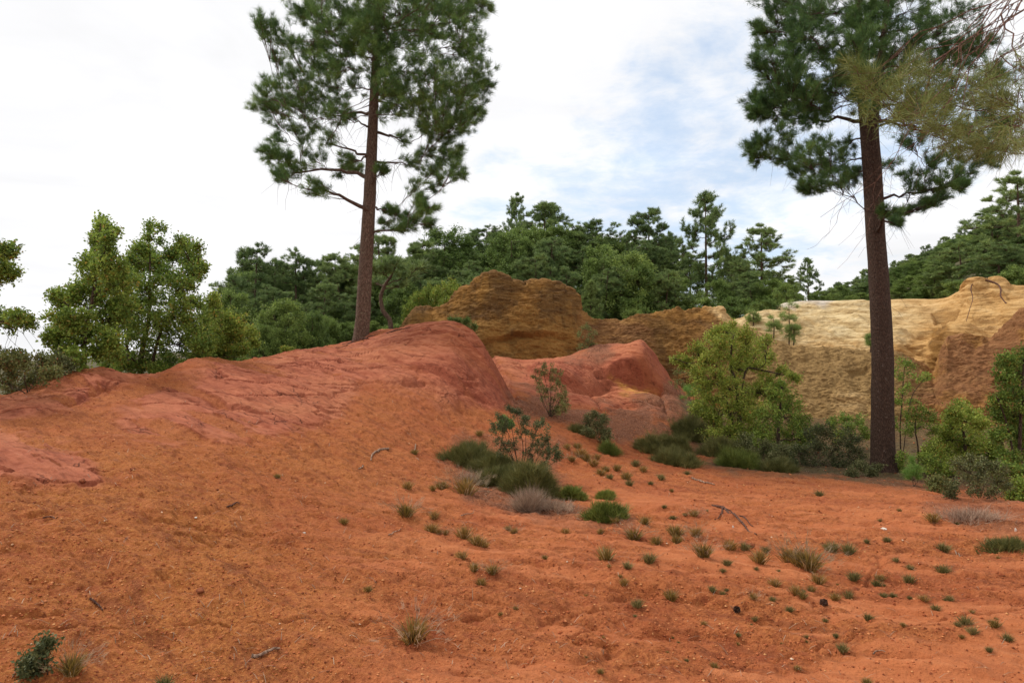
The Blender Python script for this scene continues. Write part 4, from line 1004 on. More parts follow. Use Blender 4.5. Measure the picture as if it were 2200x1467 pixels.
# ---- right-hand oaks and undergrowth
oak("oak_tree", "open-crowned yellow-green oak in front of the brown cliff", "oak tree",
    [[(1592, 970, 17), (1590, 920, 15), (1586, 870, 12), (1580, 820, 10), (1570, 785, 8), (1572, 740, 5), (1580, 710, 3)], [(1580, 820, 7), (1610, 790, 6), (1660, 800, 4), (1700, 810, 2)], [(1576, 800, 6), (1530, 780, 5), (1480, 780, 3), (1450, 770, 2)], [(1586, 870, 7), (1545, 830, 5), (1515, 810, 3)]],
    [(1575, 702, 16, .5), (1550, 710, 18, .6), (1600, 715, 20, .6), (1530, 725, 20, .6), (1565, 735, 26, .7), (1610, 745, 26, .7), (1640, 735, 16, .5), (1500, 750, 20, .6), (1515, 775, 18, .5), (1450, 768, 12, .4), (1470, 775, 14, .5), (1490, 785, 14, .4), (1545, 765, 22, .6), (1590, 775, 24, .6), (1630, 790, 20, .6), (1655, 770, 14, .4), (1680, 795, 14, .4), (1705, 812, 13, .4), (1650, 815, 18, .5), (1540, 810, 22, .6), (1510, 830, 20, .6), (1560, 845, 24, .6), (1610, 840, 26, .7), (1545, 875, 26, .7), (1625, 875, 26, .7), (1530, 905, 22, .6), (1600, 900, 24, .7), (1585, 790, 26, .8), (1570, 830, 26, .8), (1600, 865, 28, .9), (1575, 880, 26, .8), (1560, 930, 26, .9), (1620, 925, 26, .9), (1590, 950, 26, .9), (1525, 940, 24, .9), (1640, 835, 24, .8), (1500, 800, 20, .7), (1520, 860, 22, .8), (1620, 765, 24, .8), (1545, 740, 24, .8), (1500, 880, 20, .8), (1590, 925, 26, .9)],
    18.4, 41, mat="oak_light", depth=1.1, size=0.062, npt=8)
oak("oak_tree", "darker green bushy oak at the right shoulder of the open oak", "oak tree",
    [[(1672, 990, 14), (1672, 940, 11), (1676, 880, 7), (1680, 830, 4)]],
    [(1680, 835, 18, .7), (1660, 850, 22), (1700, 860, 24), (1690, 890, 30), (1650, 890, 26), (1720, 900, 22), (1710, 930, 28), (1670, 930, 30), (1640, 930, 24), (1735, 940, 16), (1640, 965, 24), (1680, 970, 24), (1600, 950, 24, .7), (1720, 965, 18)],
    17.6, 42, mat="oak", depth=1.0, size=0.06, npt=8)
oak("oak_tree", "thin sapling with sparse leaves just right of the dark trunk", "oak tree",
    [[(1936, 1000, 5), (1934, 930, 4), (1938, 860, 3.4), (1942, 800, 2.4), (1945, 770, 1.5)], [(1935, 900, 3), (1960, 850, 2.4), (1985, 815, 1.5)]],
    [(1940, 775, 12, .4), (1955, 785, 9, .3), (1930, 805, 14, .4), (1972, 812, 12, .4), (1992, 808, 8, .3), (1945, 835, 13, .4), (1962, 860, 11, .4), (1928, 865, 10, .35), (1950, 900, 12, .4), (1925, 910, 12, .4)],
    16.5, 43, mat="oak", depth=.4, size=0.055, n_tuft=50, twig_r=.004)
oak("oak_tree", "leafy sapling with a bare lower stem between the dark trunk and the right oaks", "oak tree",
    [[(1974, 1010, 6), (1972, 960, 5), (1966, 920, 4), (1972, 870, 2)]],
    [(1985, 885, 14, .5), (1960, 890, 14, .5), (2000, 900, 15, .5), (1975, 915, 16, .5), (1950, 925, 14, .5), (2010, 925, 14, .5)],
    15.8, 44, mat="oak_light", depth=.4, size=0.05, n_tuft=50, twig_r=.004)
oak("oak_tree", "tall oak with yellowing leaves filling the right edge", "oak tree",
    [[(2192, 1080, 16), (2190, 1000, 13), (2192, 920, 10), (2196, 840, 7), (2200, 760, 3)], [(2190, 980, 7), (2160, 900, 5), (2140, 850, 3)]],
    [(2200, 765, 24, .7), (2165, 775, 18, .6), (2140, 780, 12, .4), (2185, 795, 24, .7), (2155, 810, 20, .6), (2210, 810, 28), (2175, 840, 26, .8), (2145, 850, 20, .6), (2205, 860, 28), (2180, 885, 28), (2150, 890, 20, .7), (2210, 910, 28), (2180, 930, 26), (2150, 935, 22), (2200, 965, 26), (2170, 985, 24), (2230, 800, 30), (2240, 870, 34), (2240, 950, 34), (2150, 1010, 20), (2200, 1020, 22)],
    13.4, 45, mat="oak", depth=.8, size=0.055, npt=8)
oak("oak_tree", "rounded yellow-green oak under the reddish cliff at right", "oak tree",
    [[(2075, 1050, 12), (2076, 990, 10), (2070, 930, 7), (2062, 880, 3)]],
    [(2062, 872, 13, .5), (2050, 890, 18, .7), (2085, 895, 20, .7), (2035, 915, 22), (2070, 920, 26), (2105, 915, 22), (2020, 940, 22), (2050, 950, 28), (2090, 950, 28), (2125, 945, 22), (2030, 975, 24), (2070, 985, 28), (2110, 980, 26), (2005, 965, 18), (2140, 975, 20), (2000, 990, 18), (2040, 1005, 22), (2095, 1015, 22)],
    16.5, 46, mat="oak_light", depth=1.0, size=0.06, npt=8)
bush("bush", "dense grey-green thicket left of the dark trunk", 1790, 1015, [(1740, 930, 22), (1770, 925, 20), (1800, 940, 26), (1760, 960, 28), (1830, 950, 22), (1720, 970, 24), (1790, 980, 30), (1840, 980, 26), (1740, 1000, 26), (1810, 1010, 26), (1770, 1015, 22), (1850, 1010, 18), (1700, 995, 20)], 51, "bush", Y=15.6, depth=.6, stems=7)
bush("bush", "taller leafy bush behind the grey-green thicket", 1830, 970, [(1790, 910, 16), (1815, 900, 18), (1845, 905, 18), (1830, 925, 22), (1860, 930, 16), (1800, 935, 20), (1760, 920, 14, .6)], 52, "oak", Y=19, depth=.6)
bush("bush", "dark twiggy bush at the foot of the open oak", 1640, 985, [(1600, 950, 20), (1640, 960, 22), (1680, 965, 22), (1620, 975, 20), (1665, 985, 20), (1700, 970, 18)], 53, "bush", Y=16.2, depth=.4)
bush("bush", "grey bush in front of the dark trunk foot", 1855, 1030, [(1850, 1000, 16), (1870, 1015, 14), (1835, 1015, 14), (1885, 1005, 10, .5)], 54, "bush", Y=13.9, depth=.2, size=.035)
bush("bush", "feathery bright green seedling pine right of the dark trunk", 1962, 1040, [(1962, 1005, 12), (1955, 1015, 12), (1968, 1018, 12), (1962, 992, 8), (1962, 1028, 12)], 55, "pine_young", Y=12.6, depth=.1, leafkind="needles", size=.12, width=.004, npt=22, n_tuft=26, stems=3)
bush("bush", "low leafy bush behind the seedling pine", 2000, 1035, [(1990, 985, 18), (2010, 1000, 20), (1990, 1015, 18), (2020, 1025, 18), (2040, 1010, 18), (1940, 985, 14, .6), (1930, 1005, 12, .5)], 56, "oak", Y=14.6, depth=.4)
bush("bush", "small leafy bush left of the open shrub on the right", 2015, 1060, [(2000, 1035, 14), (2020, 1030, 14), (2035, 1045, 14), (2010, 1050, 12)], 57, "olive", Y=12.0, depth=.2, size=.035)
bush("bush", "open grey-leaved shrub with bare spreading stems at right", 2105, 1105, [(2060, 1000, 16, .6), (2085, 990, 18, .6), (2115, 995, 18, .6), (2140, 1005, 18, .6), (2075, 1025, 20, .6), (2110, 1025, 22, .7), (2145, 1030, 20, .6), (2050, 1040, 15, .5), (2095, 1050, 18, .5), (2130, 1055, 16, .5), (2165, 1045, 14, .5), (2040, 1060, 10, .4)], 58, "bush", Y=10.4, depth=.35, size=.034, stems=9)
bush("bush", "dark low bush at the right edge", 2200, 1090, [(2190, 1040, 20), (2170, 1060, 16), (2215, 1050, 26), (2200, 1075, 18)], 59, "oak", Y=11.6, depth=.3, size=.04)
bush("bush", "feathery green bush at the left foot of the open oak", 1500, 905, [(1490, 830, 14, .8), (1505, 845, 18), (1480, 855, 18), (1510, 870, 20), (1485, 880, 18), (1520, 890, 18), (1500, 900, 16), (1475, 840, 10, .6)], 60, "pine_young", Y=20.3, depth=.5, leafkind="needles", size=.16, width=.007, npt=18, n_tuft=40)
bush("bush", "bare reddish twiggy bush beside the red mound's right foot", 1462, 850, [(1455, 805, 14, .3), (1470, 800, 14, .3), (1450, 825, 14, .3), (1470, 830, 14, .3)], 61, "olive", Y=23, depth=.4, twigs=30)
bush("bush", "narrow upright shrub in the gully below the pale ridge", 1183, 872, [(1165, 790, 14, .5), (1150, 805, 10, .4), (1180, 800, 16, .6), (1200, 812, 14, .6), (1160, 825, 16, .6), (1185, 830, 20, .7), (1205, 840, 17, .7), (1170, 850, 14, .5), (1200, 862, 17, .8), (1215, 860, 12, .6), (1190, 880, 13, .7), (1207, 883, 12, .7)], 62, "olive", Y=16.4, depth=.3, size=.034, stems=14, flat=1.5, per_twig=8)
bush("bush", "small dark bush in the gully below the upright shrub", 1290, 940, [(1280, 890, 13), (1265, 905, 15), (1295, 902, 14), (1285, 920, 17), (1302, 930, 14), (1262, 925, 13), (1300, 945, 12)], 63, "bush", Y=14.9, depth=.25, size=.035)
bush("bush", "tall open shrub with bare stems rising from the heather", 1118, 1030, [(1075, 905, 13, .6), (1095, 880, 10, .4), (1110, 890, 13, .6), (1130, 905, 13, .6), (1160, 905, 13, .6), (1065, 930, 16, .8), (1090, 925, 16, .6), (1120, 930, 16, .6), (1150, 930, 17, .8), (1175, 945, 16, .8), (1185, 970, 16, .8), (1160, 960, 18, .8), (1075, 960, 16, .6), (1195, 990, 13, .6), (1170, 990, 17, .8), (1100, 960, 16, .6), (1140, 975, 16, .6)], 64, "bush", Y=10.6, depth=.25, size=.024, stems=20, twig_r=.002, n_tuft=120, flat=1.7, per_twig=9)
bush("bush", "bright green sprig inside the open shrub", 1085, 950, [(1085, 905, 11), (1078, 915, 8), (1095, 912, 8)], 65, "pine_young", Y=11.2, depth=.05, size=.03, stems=3)
bush("bush", "thin shrub on the slope under the ochre cliff", 1262, 745, [(1258, 705, 13, .5), (1245, 720, 12, .4), (1272, 715, 13, .5), (1262, 735, 14, .6), (1250, 745, 13, .6), (1275, 742, 12, .6)], 66, "olive", Y=26.3, depth=.3)
bush("bush", "green creeper at the right shoulder of the main dune", 1000, 700, [(985, 690, 9, .6), (1003, 693, 11, .7), (1018, 702, 10, .6), (970, 688, 8, .5)], 67, "leaf_bg", Y=19.5, depth=.3)
bush("bush", "small sprig sprouting on the dune crest near the low oak", 618, 765, [(612, 752, 7), (622, 756, 7), (616, 762, 6)], 68, "oak_light", Y=18.2, depth=.1)
bush("bush", "leafy seedling in the bottom left corner", 75, 1455, [(95, 1385, 14, .5), (85, 1400, 15, .5), (70, 1420, 15, .5), (90, 1425, 15, .5), (60, 1445, 14, .5), (80, 1450, 14, .5), (55, 1430, 10, .4)], 69, "bush", depth=.05, size=.022, stems=5, n_tuft=40, twig_r=.0015)

# ---- mounds of fine upright sprays (heather, broom)
def mound(name, label, u, v, wpx, hpx, seed, mat="heath", cat="shrub", Y=None, dens=1.0, wid=0.004, ln=0.16, group=None, deep=0.8):
    r_ = np.random.default_rng(seed)
    b = hit(u, v) if Y is None else np.array([pix(u, v, Y)[0], Y, 0.0])
    Yb = b[1]; b[1] += wpx * Yb / F * 0.2
    b[2] = gz(b[0], b[1]) - 0.02
    rx = wpx * Yb / F / 2; h = hpx * Yb / F; ry = rx * deep
    n = int(1500 * dens)
    th = r_.uniform(0, 2 * np.pi, n); ph = np.arccos(r_.uniform(0, 1, n) ** 0.8)
    q = np.stack([np.cos(th) * np.sin(ph), np.sin(th) * np.sin(ph), np.cos(ph)], 1)
    lump = 0.78 + 0.42 * fbm(q[:, 0] * 1.9 + seed, q[:, 1] * 1.9, q[:, 2] * 1.9, 3, seed)
    rad = (r_.random(n) ** 0.40) * lump * (1 + 0.25 * (r_.random(n) > .93))
    C = q * rad[:, None] * np.array([rx, ry, h])
    C[:, 2] = np.maximum(C[:, 2] - ln * 0.4, 0)
    # follow the ground under the mound
    C[:, 2] += np.array([gz(b[0] + c[0], b[1] + c[1]) for c in C[:, :2][:: max(1, n // 600)]]).repeat(max(1, n // 600))[:n].mean() - b[2] + 0 * C[:, 2] if False else np.array([gz(b[0] + c[0], b[1] + c[1]) - b[2] for c in C])
    g = Geo()
    needles(g, C, q * 0.8 + np.array([0, 0, 0.9]), 9, ln * 1.05, wid * 1.7, r_, 0.75)
    root = empty(name, b, label, cat, group)
    g.build("foliage", M[mat], root, smooth=False)
    gs = Geo(); k = 40
    e = q[:k] * rad[:k, None] * np.array([rx, ry, h]) * 0.8
    s0 = np.zeros((k, 3)) + np.array([0, 0, -.03])
    tubes(gs, np.stack([s0, e * 0.3 + [0, 0, .02], e * 0.65 + [0, 0, .02], e], 1), np.tile(np.array([1, .8, .6, .3]) * 0.006, (k, 1)), 4)
    gs.build("stems", M["twig"], root)
    return root
mound("heather_mound", "olive heather mound at the left end of the central shrub clump", 1010, 1000, 145, 52, 71, Y=11.2, dens=1.3)
mound("heather_mound", "dark heather mound under the open shrub", 1075, 1015, 150, 48, 72, Y=10.7, dens=1.1)
mound("heather_mound", "tall dark heather mound at the right end of the central shrub clump", 1145, 1062, 130, 78, 73, Y=9.4, dens=1.5)
mound("heather_mound", "small heather mound filling the middle of the central shrub clump", 1080, 1050, 100, 45, 74, Y=9.9, dens=.8)
mound("low_shrub", "bright green low shrub right of the central shrub clump", 1308, 1118, 100, 36, 75, "green_mound", dens=1.0, ln=.10)
mound("low_shrub", "small olive low shrub touching the central shrub clump's right side", 1230, 1072, 62, 30, 76, "green_mound", dens=.5, ln=.08)
mound("low_shrub", "small green low shrub behind the bright green one", 1303, 1072, 42, 20, 77, "green_mound", dens=.3, ln=.08)
mound("heather_mound", "domed dark heather mound at the left of the row under the open oak", 1400, 965, 86, 36, 78, Y=15.0, dens=1.0)
mound("heather_mound", "long low heather mound in front of the domed one", 1455, 992, 120, 34, 79, Y=13.9, dens=1.2)
mound("heather_mound", "rough heather mound behind the domed one", 1455, 955, 80, 34, 80, Y=16.0, dens=.9)
mound("heather_mound", "dark heather mound higher up beside the feathery bush", 1495, 930, 110, 42, 81, Y=17.6, dens=1.2)
mound("heather_mound", "green heather mound at the foot of the open oak", 1600, 1005, 110, 40, 82, "green_mound", Y=14.2, dens=1.1)
mound("heather_mound", "dark heather mound in the shade of the open oak", 1560, 965, 120, 50, 83, Y=15.8, dens=1.1)
mound("heather_mound", "thin grey heather mound right of the green one", 1680, 1015, 90, 26, 84, Y=13.8, dens=.6)
mound("heather_mound", "small pale green heather mound below the gully bush", 1312, 962, 50, 24, 85, "green_mound", Y=14.2, dens=.3)
mound("heather_mound", "low grey-green heather patch left of the gully bush", 1250, 935, 60, 22, 86, Y=15.2, dens=.4)
mound("dry_clump", "grey dead grass clump below the central shrub clump", 1138, 1098, 60, 34, 87, "dry", "dry grass", dens=.16, wid=.0028, ln=.24)
mound("dry_clump", "sparse dead grass left of the dark heather", 1030, 1040, 90, 26, 88, "dry", "dry grass", dens=.07, wid=.003, ln=.16)
mound("dry_clump", "sparse dead grass between the heather and the bright green low shrub", 1190, 1098, 110, 14, 89, "dry", "dry grass", dens=.10, wid=.003, ln=.13)
mound("dry_clump", "grey dead stalks under the open shrub at right", 2110, 1120, 150, 14, 90, "dry", "dry grass", dens=.12, wid=.003, ln=.16)
mound("low_shrub", "spreading olive low shrub near the right edge", 2175, 1180, 110, 12, 91, "heath", dens=.14, ln=.1)

# ------------------------------------------------------------------ background trees (variants at unit size, then copied)
def bg_tree(kind, seed, mat, name="pine_tree"):
    """10 m tall tree at the origin"""
    r_ = np.random.default_rng(seed)
    pads = []
    H = 10.0
    lean = r_.normal(scale=0.35, size=2)
    zs = np.linspace(0, 1, 8)
    st = np.array([[lean[0] * t + 0.12 * math.sin(5 * t + seed), lean[1] * t, H * t * 0.97, 0.17 * (1 - 0.9 * t) + 0.012] for t in zs])
    kw = dict(n_tuft=48, twigs=6, size=0.30, width=0.034, npt=11, flat=0.6, low=0.1, stem_sides=8, twig_r=0.018)
    if kind == "scots":      # layered flat plates, domed outline
        for i in range(78):
            t = r_.uniform(0.22, 1.0) ; rr = 2.7 * math.sin(math.pi * min(1, (1.06 - t) / 0.95)) ** 0.7 * r_.uniform(0.35, 1.0)
            an = r_.uniform(0, 6.28)
            pads.append((lean[0]*t + rr*math.cos(an), lean[1]*t + rr*math.sin(an), H*t - 0.1 + r_.normal(scale=.2), r_.uniform(0.42, 0.85)))
        kw["flat"] = 0.55
    elif kind == "umbrella":
        for i in range(66):
            t = r_.uniform(0.45, 0.98); rr = 2.9 * math.sqrt(max(0.02, 1 - ((t - 0.55) / 0.45) ** 2)) * r_.uniform(0.1, 1.0) ** 0.6
            an = r_.uniform(0, 6.28)
            pads.append((lean[0]*t + rr*math.cos(an), lean[1]*t + rr*math.sin(an), H*t, r_.uniform(0.55, 0.9)))
        for i in range(8):
            t = r_.uniform(0.35, 0.58); rr = r_.uniform(.8, 2.2); an = r_.uniform(0, 6.28)
            pads.append((lean[0]*t + rr*math.cos(an), lean[1]*t + rr*math.sin(an), H*t, r_.uniform(0.4, 0.7)))
        kw["flat"] = 0.55
    elif kind == "cone":     # open whorled young pine
        for k in range(9):
            t = 0.34 + 0.072 * k; rr = 2.5 * min(1.0, (1.04 - t) * 1.9) ** 0.9 + 0.1
            for j in range(5 if k < 7 else 4):
                an = j * 6.28 / (5 if k < 7 else 4) + k * 0.9 + r_.uniform(-.45, .45)
                f = r_.uniform(0.5, 1.15); zr = r_.uniform(-.3, .5)
                pads.append((rr*f*math.cos(an), rr*f*math.sin(an), H*t + 0.3*rr + zr, r_.uniform(.32, .62)))
                if r_.random() < .6: pads.append((rr*f*.6*math.cos(an + .25), rr*f*.6*math.sin(an + .25), H*t + 0.1*rr + zr, r_.uniform(.3, .5), .8))
        for k in range(14):
            an = r_.uniform(0, 6.28); rr = r_.uniform(.5, 2.3); pads.append((rr*math.cos(an), rr*math.sin(an), r_.uniform(1.6, 4.2), r_.uniform(.35, .6), .6))
        pads.append((0, 0, H, 0.3)); pads.append((0, 0, H * .95, 0.35))
        kw.update(flat=0.8, n_tuft=44)
        st[:, 0] = 0; st[:, 1] = 0
    elif kind == "full":     # dense young pine, foliage to the ground
        for k in range(13):
            t = 0.06 + 0.072 * k; rr = 2.9 * (1.03 - t) ** 0.8
            for j in range(8):
                an = r_.uniform(0, 6.28); f = r_.uniform(0.2, 1.0)
                pads.append((rr*f*math.cos(an), rr*f*math.sin(an), H*t + 0.2*rr, 0.55 + 0.12 * rr))
        pads.append((0, 0, H, 0.35))
        kw.update(flat=1.1, n_tuft=46, up=0.9)
        st[:, :2] = 0
    elif kind == "round":    # deciduous, foliage nearly to the ground
        for i in range(95):
            t = r_.uniform(0.10, 0.98); env = math.sqrt(max(0.03, 1 - ((t - 0.5) / 0.52) ** 2))
            rr = 3.4 * env * r_.uniform(0.05, 1.0) ** 0.5; an = r_.uniform(0, 6.28)
            pads.append((rr*math.cos(an), rr*math.sin(an), H*t, r_.uniform(0.5, 1.05)))
        kw.update(leafkind="leaf", size=0.20, npt=7, n_tuft=50, flat=0.85)
    kw["stem_rough"] = 0.03
    root = grow(name, "x", "tree", [st], pads, M[mat], M["bark_far"], r_, **kw)
    return root
V = {
    "scots": [bg_tree("scots", s, "pine_bg") for s in (1, 2, 3)],
    "umbrella": [bg_tree("umbrella", s, "pine_bg") for s in (4, 5)],
    "cone": [bg_tree("cone", s, "pine_bg") for s in (6, 7)],
    "full": [bg_tree("full", 8, "pine_light")],
    "round": [bg_tree("round", s, "leaf_bg", "broadleaf_tree") for s in (9, 10, 11)],
    "yellow": [bg_tree("round", 12, "oak_light", "broadleaf_tree")],
}
counter = {}
rngp = np.random.default_rng(5)
def place(kind, u, vtop, Y, wpx, label, group=None, base=None, rz=None):
    """copy a variant so that its top is at pixel vtop and its crown wpx wide"""
    i = counter.get(kind, 0); counter[kind] = i + 1
    src = V[kind][i % len(V[kind])]
    P = pix(u, vtop, Y); zb = gz(P[0], Y) if base is None else base
    Hh = max(1.0, P[2] - zb)
    nat = {"scots": 6.4, "umbrella": 6.4, "cone": 5.2, "full": 6.2, "round": 7.4, "yellow": 7.4}[kind]
    sx = wpx * 1.22 * Y / F / nat
    o = dup(src, (P[0], Y, zb - 0.1), rngp.uniform(0, 6.28) if rz is None else rz, (sx, sx, Hh / 10.2), label, group)
    o["category"] = "pine tree" if kind in ("scots", "umbrella", "cone", "full") else "tree"
    return o
FOR = "trees of the wood behind the cliffs"
front = [
 ("scots", 545, 522, 40, 135, "leftmost dark pine of the wood, its top cut against the white sky"),
 ("scots", 640, 535, 41, 130, "dark layered pine second from the left end of the wood"),
 ("scots", 735, 540, 43, 120, "dark pine just left of the tall dune pine's trunk"),
 ("scots", 820, 495, 46, 130, "dark pine directly behind the tall dune pine's trunk"),
 ("scots", 592, 550, 43, 110, "dark pine wedged between the two leftmost pines of the wood"),
 ("scots", 690, 552, 44, 110, "dark pine in the second gap from the wood's left end"),
 ("scots", 505, 578, 42, 100, "low dark pine closing the wood's left end behind the oaks"),
 ("scots", 775, 530, 46, 100, "dark pine peeping out left of the dune pine's trunk"),
 ("round", 960, 490, 46, 130, "green broadleaf tree at the skyline right of the tall dune pine"),
 ("scots", 895, 515, 44, 110, "pine at the skyline under the tall dune pine's lowest branch"),
 ("scots", 1040, 485, 50, 120, "rounded pine left of the small pointed pine on the skyline"),
 ("cone", 1110, 413, 56, 62, "small pointed pine standing highest on the wood's skyline"),
 ("umbrella", 1170, 432, 54, 120, "flat-topped pine right of the small pointed pine"),
 ("scots", 1230, 478, 52, 110, "pine between the two flat-topped pines on the skyline"),
 ("umbrella", 1290, 470, 53, 125, "second flat-topped pine, middle of the wood's skyline"),
 ("scots", 1395, 450, 50, 115, "dark spreading pine left of the tall open pine"),
 ("scots", 1440, 500, 52, 90, "dark pine squeezed between spreading pine and tall open pine"),
 ("cone", 1515, 408, 44, 112, "tall open pine with tiered branches rising above the wood's right part"),
 ("cone", 1635, 478, 42, 118, "full pine with tufted tiers at the right end of the wood"),
 ("cone", 1735, 550, 52, 48, "small lone slim pine on the skyline above the pale cliff"),
 ("scots", 1480, 535, 46, 90, "dark pine under the tall open pine, sky gaps by its trunk"),
 ("umbrella", 1575, 545, 47, 95, "dark pine in the gap between tall open pine and full tufted pine"),
 ("scots", 1680, 590, 44, 80, "low dark pine at the right foot of the full tufted pine"),
 ("round", 1100, 500, 44, 120, "mid green broadleaf tree in the wood above the ochre cliff's peak"),
 ("scots", 1180, 510, 43, 110, "dull green pine above the notch in the ochre cliff"),
 ("round", 1290, 525, 42, 110, "yellow-green broadleaf tree behind the bright young pine"),
 ("round", 1360, 545, 38.5, 125, "rounded oak-like tree right of the bright young pine"),
 ("scots", 1010, 560, 41, 110, "pine behind the ochre cliff's left shoulder"),
 ("scots", 880, 575, 39, 110, "dark pine above the pale green bushes left of the ochre cliff"),
 ("scots", 700, 600, 37, 110, "dark pine left of the dune pine's lower trunk"),
 ("scots", 590, 610, 37, 120, "low dark pine near the left end of the wood"),
 ("round", 500, 620, 36, 90, "dark broadleaf tree at the wood's extreme left"),
 ("round", 1450, 590, 39, 90, "broadleaf tree above the cliff's golden crest"),
 ("scots", 1620, 580, 40, 90, "dark pine beneath the full tufted pine"),
 ("round", 1660, 600, 39.5, 100, "dark bushy tree over the left end of the pale cliff"),
 ("round", 1540, 600, 41, 80, "bushy tree on the crest right of the cliff's golden top"),
]
for kd, u, vt, Y, wp, lb in front:
    place(kd, u, vt, Y, wp, lb, FOR)
place("full", 1269, 597, 35, 64, "bright green young pine standing on the ochre cliff's right shoulder", base=pix(1269, 690, 35)[2])
place("yellow", 960, 600, 33, 95, "pale green bush-like tree right behind the ochre cliff's left end", base=1.2)
place("yellow", 905, 612, 33.5, 80, "pale green bush-like tree between dune crest and dark pines", base=1.2)
place("round", 610, 640, 27, 120, "green rounded oak between the low left oak and the dune pine", base=0.9)
place("round", 670, 668, 28, 85, "smaller rounded oak beside the dune pine's left flank", base=1.0)
place("round", 560, 690, 26, 80, "dark low tree half hidden behind the low left oak", base=0.7)
# deeper rows that close the wood
sky_u = [465, 500, 540, 600, 640, 700, 740, 800, 870, 960, 1020, 1060, 1110, 1170, 1210, 1290, 1340, 1390, 1440, 1480, 1520, 1570, 1620, 1680, 1710]
sky_v = [660, 570, 545, 570, 560, 580, 565, 520, 530, 505, 510, 500, 480, 460, 480, 490, 500, 480, 500, 540, 545, 550, 545, 600, 640]
rr = np.random.default_rng(77)
for Y, step, off in ((38, 70, 75), (45, 60, 34), (52, 52, 14), (60, 56, 6)):
    u = 480 + rr.uniform(0, 30)
    while u < 1700:
        if not (Y > 42 and u > 1440 and rr.random() < 0.7):
            vt = np.interp(u, sky_u, sky_v) + off + rr.uniform(0, 22)
            kd = rr.choice(["scots", "scots", "round"])
            nm = "dense pine filling the inside of the wood behind the cliffs" if kd == "scots" else "dense leafy tree filling the inside of the wood behind the cliffs"
            place(kd, u, vt, Y, rr.uniform(95, 130), nm, "inner " + ("pines" if kd == "scots" else "leafy trees") + " of the wood")
        u += step * rr.uniform(0.8, 1.25)
# undergrowth closing the dark floor of the wood
u = 470
while u < 1700:
    if u < 1440 or rr.random() < 0.8:
        Y = rr.uniform(34.5, 37)
        P = pix(u, 0, Y); zb = gz(P[0], Y)
        vt = 733.5 - F * (((zb + rr.uniform(1.6, 2.8) - EYE) / Y) - math.tan(PITCH))
        place("round", u, vt, Y, rr.uniform(60, 85), "low dark undergrowth tree on the floor of the wood", "undergrowth of the wood")
    u += rr.uniform(34, 52)
# big dark trees above the pale cliff at right
RT = "trees above the sandy cliff at right"
for kd, u, vt, Y, wp, lb in [
 ("cone", 2185, 365, 40, 150, "tallest dark pine at the upper right edge above the cliff"),
 ("cone", 2130, 440, 43, 110, "dark pine left of the tallest one at the right edge"),
 ("scots", 2095, 505, 44, 120, "dark pine on the slope above the cliff's knob"),
 ("scots", 2060, 520, 40, 125, "broad dark pine over the dip left of the cliff's knob"),
 ("scots", 2150, 520, 37, 150, "dense dark pine right above the cliff's knob"),
 ("scots", 2220, 500, 38, 160, "dense dark pine at the right edge over the cliff top"),
 ("round", 2010, 560, 42, 80, "green leafy tree left of the broad dark pine"),
 ("full", 2022, 565, 41, 60, "light green young pine at the foot of the broad dark pine"),
 ("round", 1965, 590, 46, 80, "leafy tree on the slope right behind the dark trunk"),
 ("round", 2230, 440, 46, 150, "dark leafy tree rising behind the right-edge pines"),
 ("round", 2190, 570, 35.5, 120, "dark undergrowth tree hanging over the cliff edge at right"),
 ("round", 2060, 600, 37.5, 90, "low leafy tree at the cliff edge left of the knob"),
]: place(kd, u, vt, Y, wp, lb, RT)
for i, (u, vt, Y, wp) in enumerate([(1760, 622, 44, 40), (1790, 628, 43, 34), (1830, 632, 46, 40), (1850, 626, 48, 40), (1930, 630, 46, 46), (1745, 630, 41, 30), (1990, 625, 43, 50), (1960, 632, 42, 44)]):
    place("round", u, vt, Y, wp, "low leafy bush along the top edge of the sandy cliff", "bushes along the top edge of the sandy cliff")
# wooded hillside
hr = np.random.default_rng(99)
ridge_u = [1740, 1800, 1860, 1920, 1980, 2060, 2140, 2230]
ridge_v = [625, 612, 590, 572, 545, 510, 475, 440]
for i in range(420):
    u = hr.uniform(1745, 2250); Y = hr.uniform(80, 200)
    P = pix(u, 600, Y); zb = gz(P[0], Y)
    h = hr.uniform(3.0, 5.0)
    vt = to_pix(P[0], Y, np.array(zb + h))[1]
    if vt < np.interp(u, ridge_u, ridge_v) - 4: continue
    kd = hr.choice(["scots", "round", "round", "scots", "umbrella"])
    pn = kd in ("scots", "umbrella")
    place(kd, u, float(vt), Y, h * F / Y * hr.uniform(0.75, 1.0), "small dark pine on the distant wooded hillside" if pn else "small rounded leafy tree on the distant wooded hillside",
          "pines on the distant hillside" if pn else "leafy trees on the distant hillside")
for u, v in [(1800, 612), (1845, 600), (1858, 584), (1925, 566), (1955, 552), (1990, 532), (2030, 515), (2065, 498)]:
    Y = 170; P = pix(u, v, Y)
    place("umbrella", u, v - 8, Y, 28, "small round-topped pine on the ridge line of the distant hillside", "pines on the hillside ridge line", base=min(P[2] - 1.5, gz(P[0], Y)))
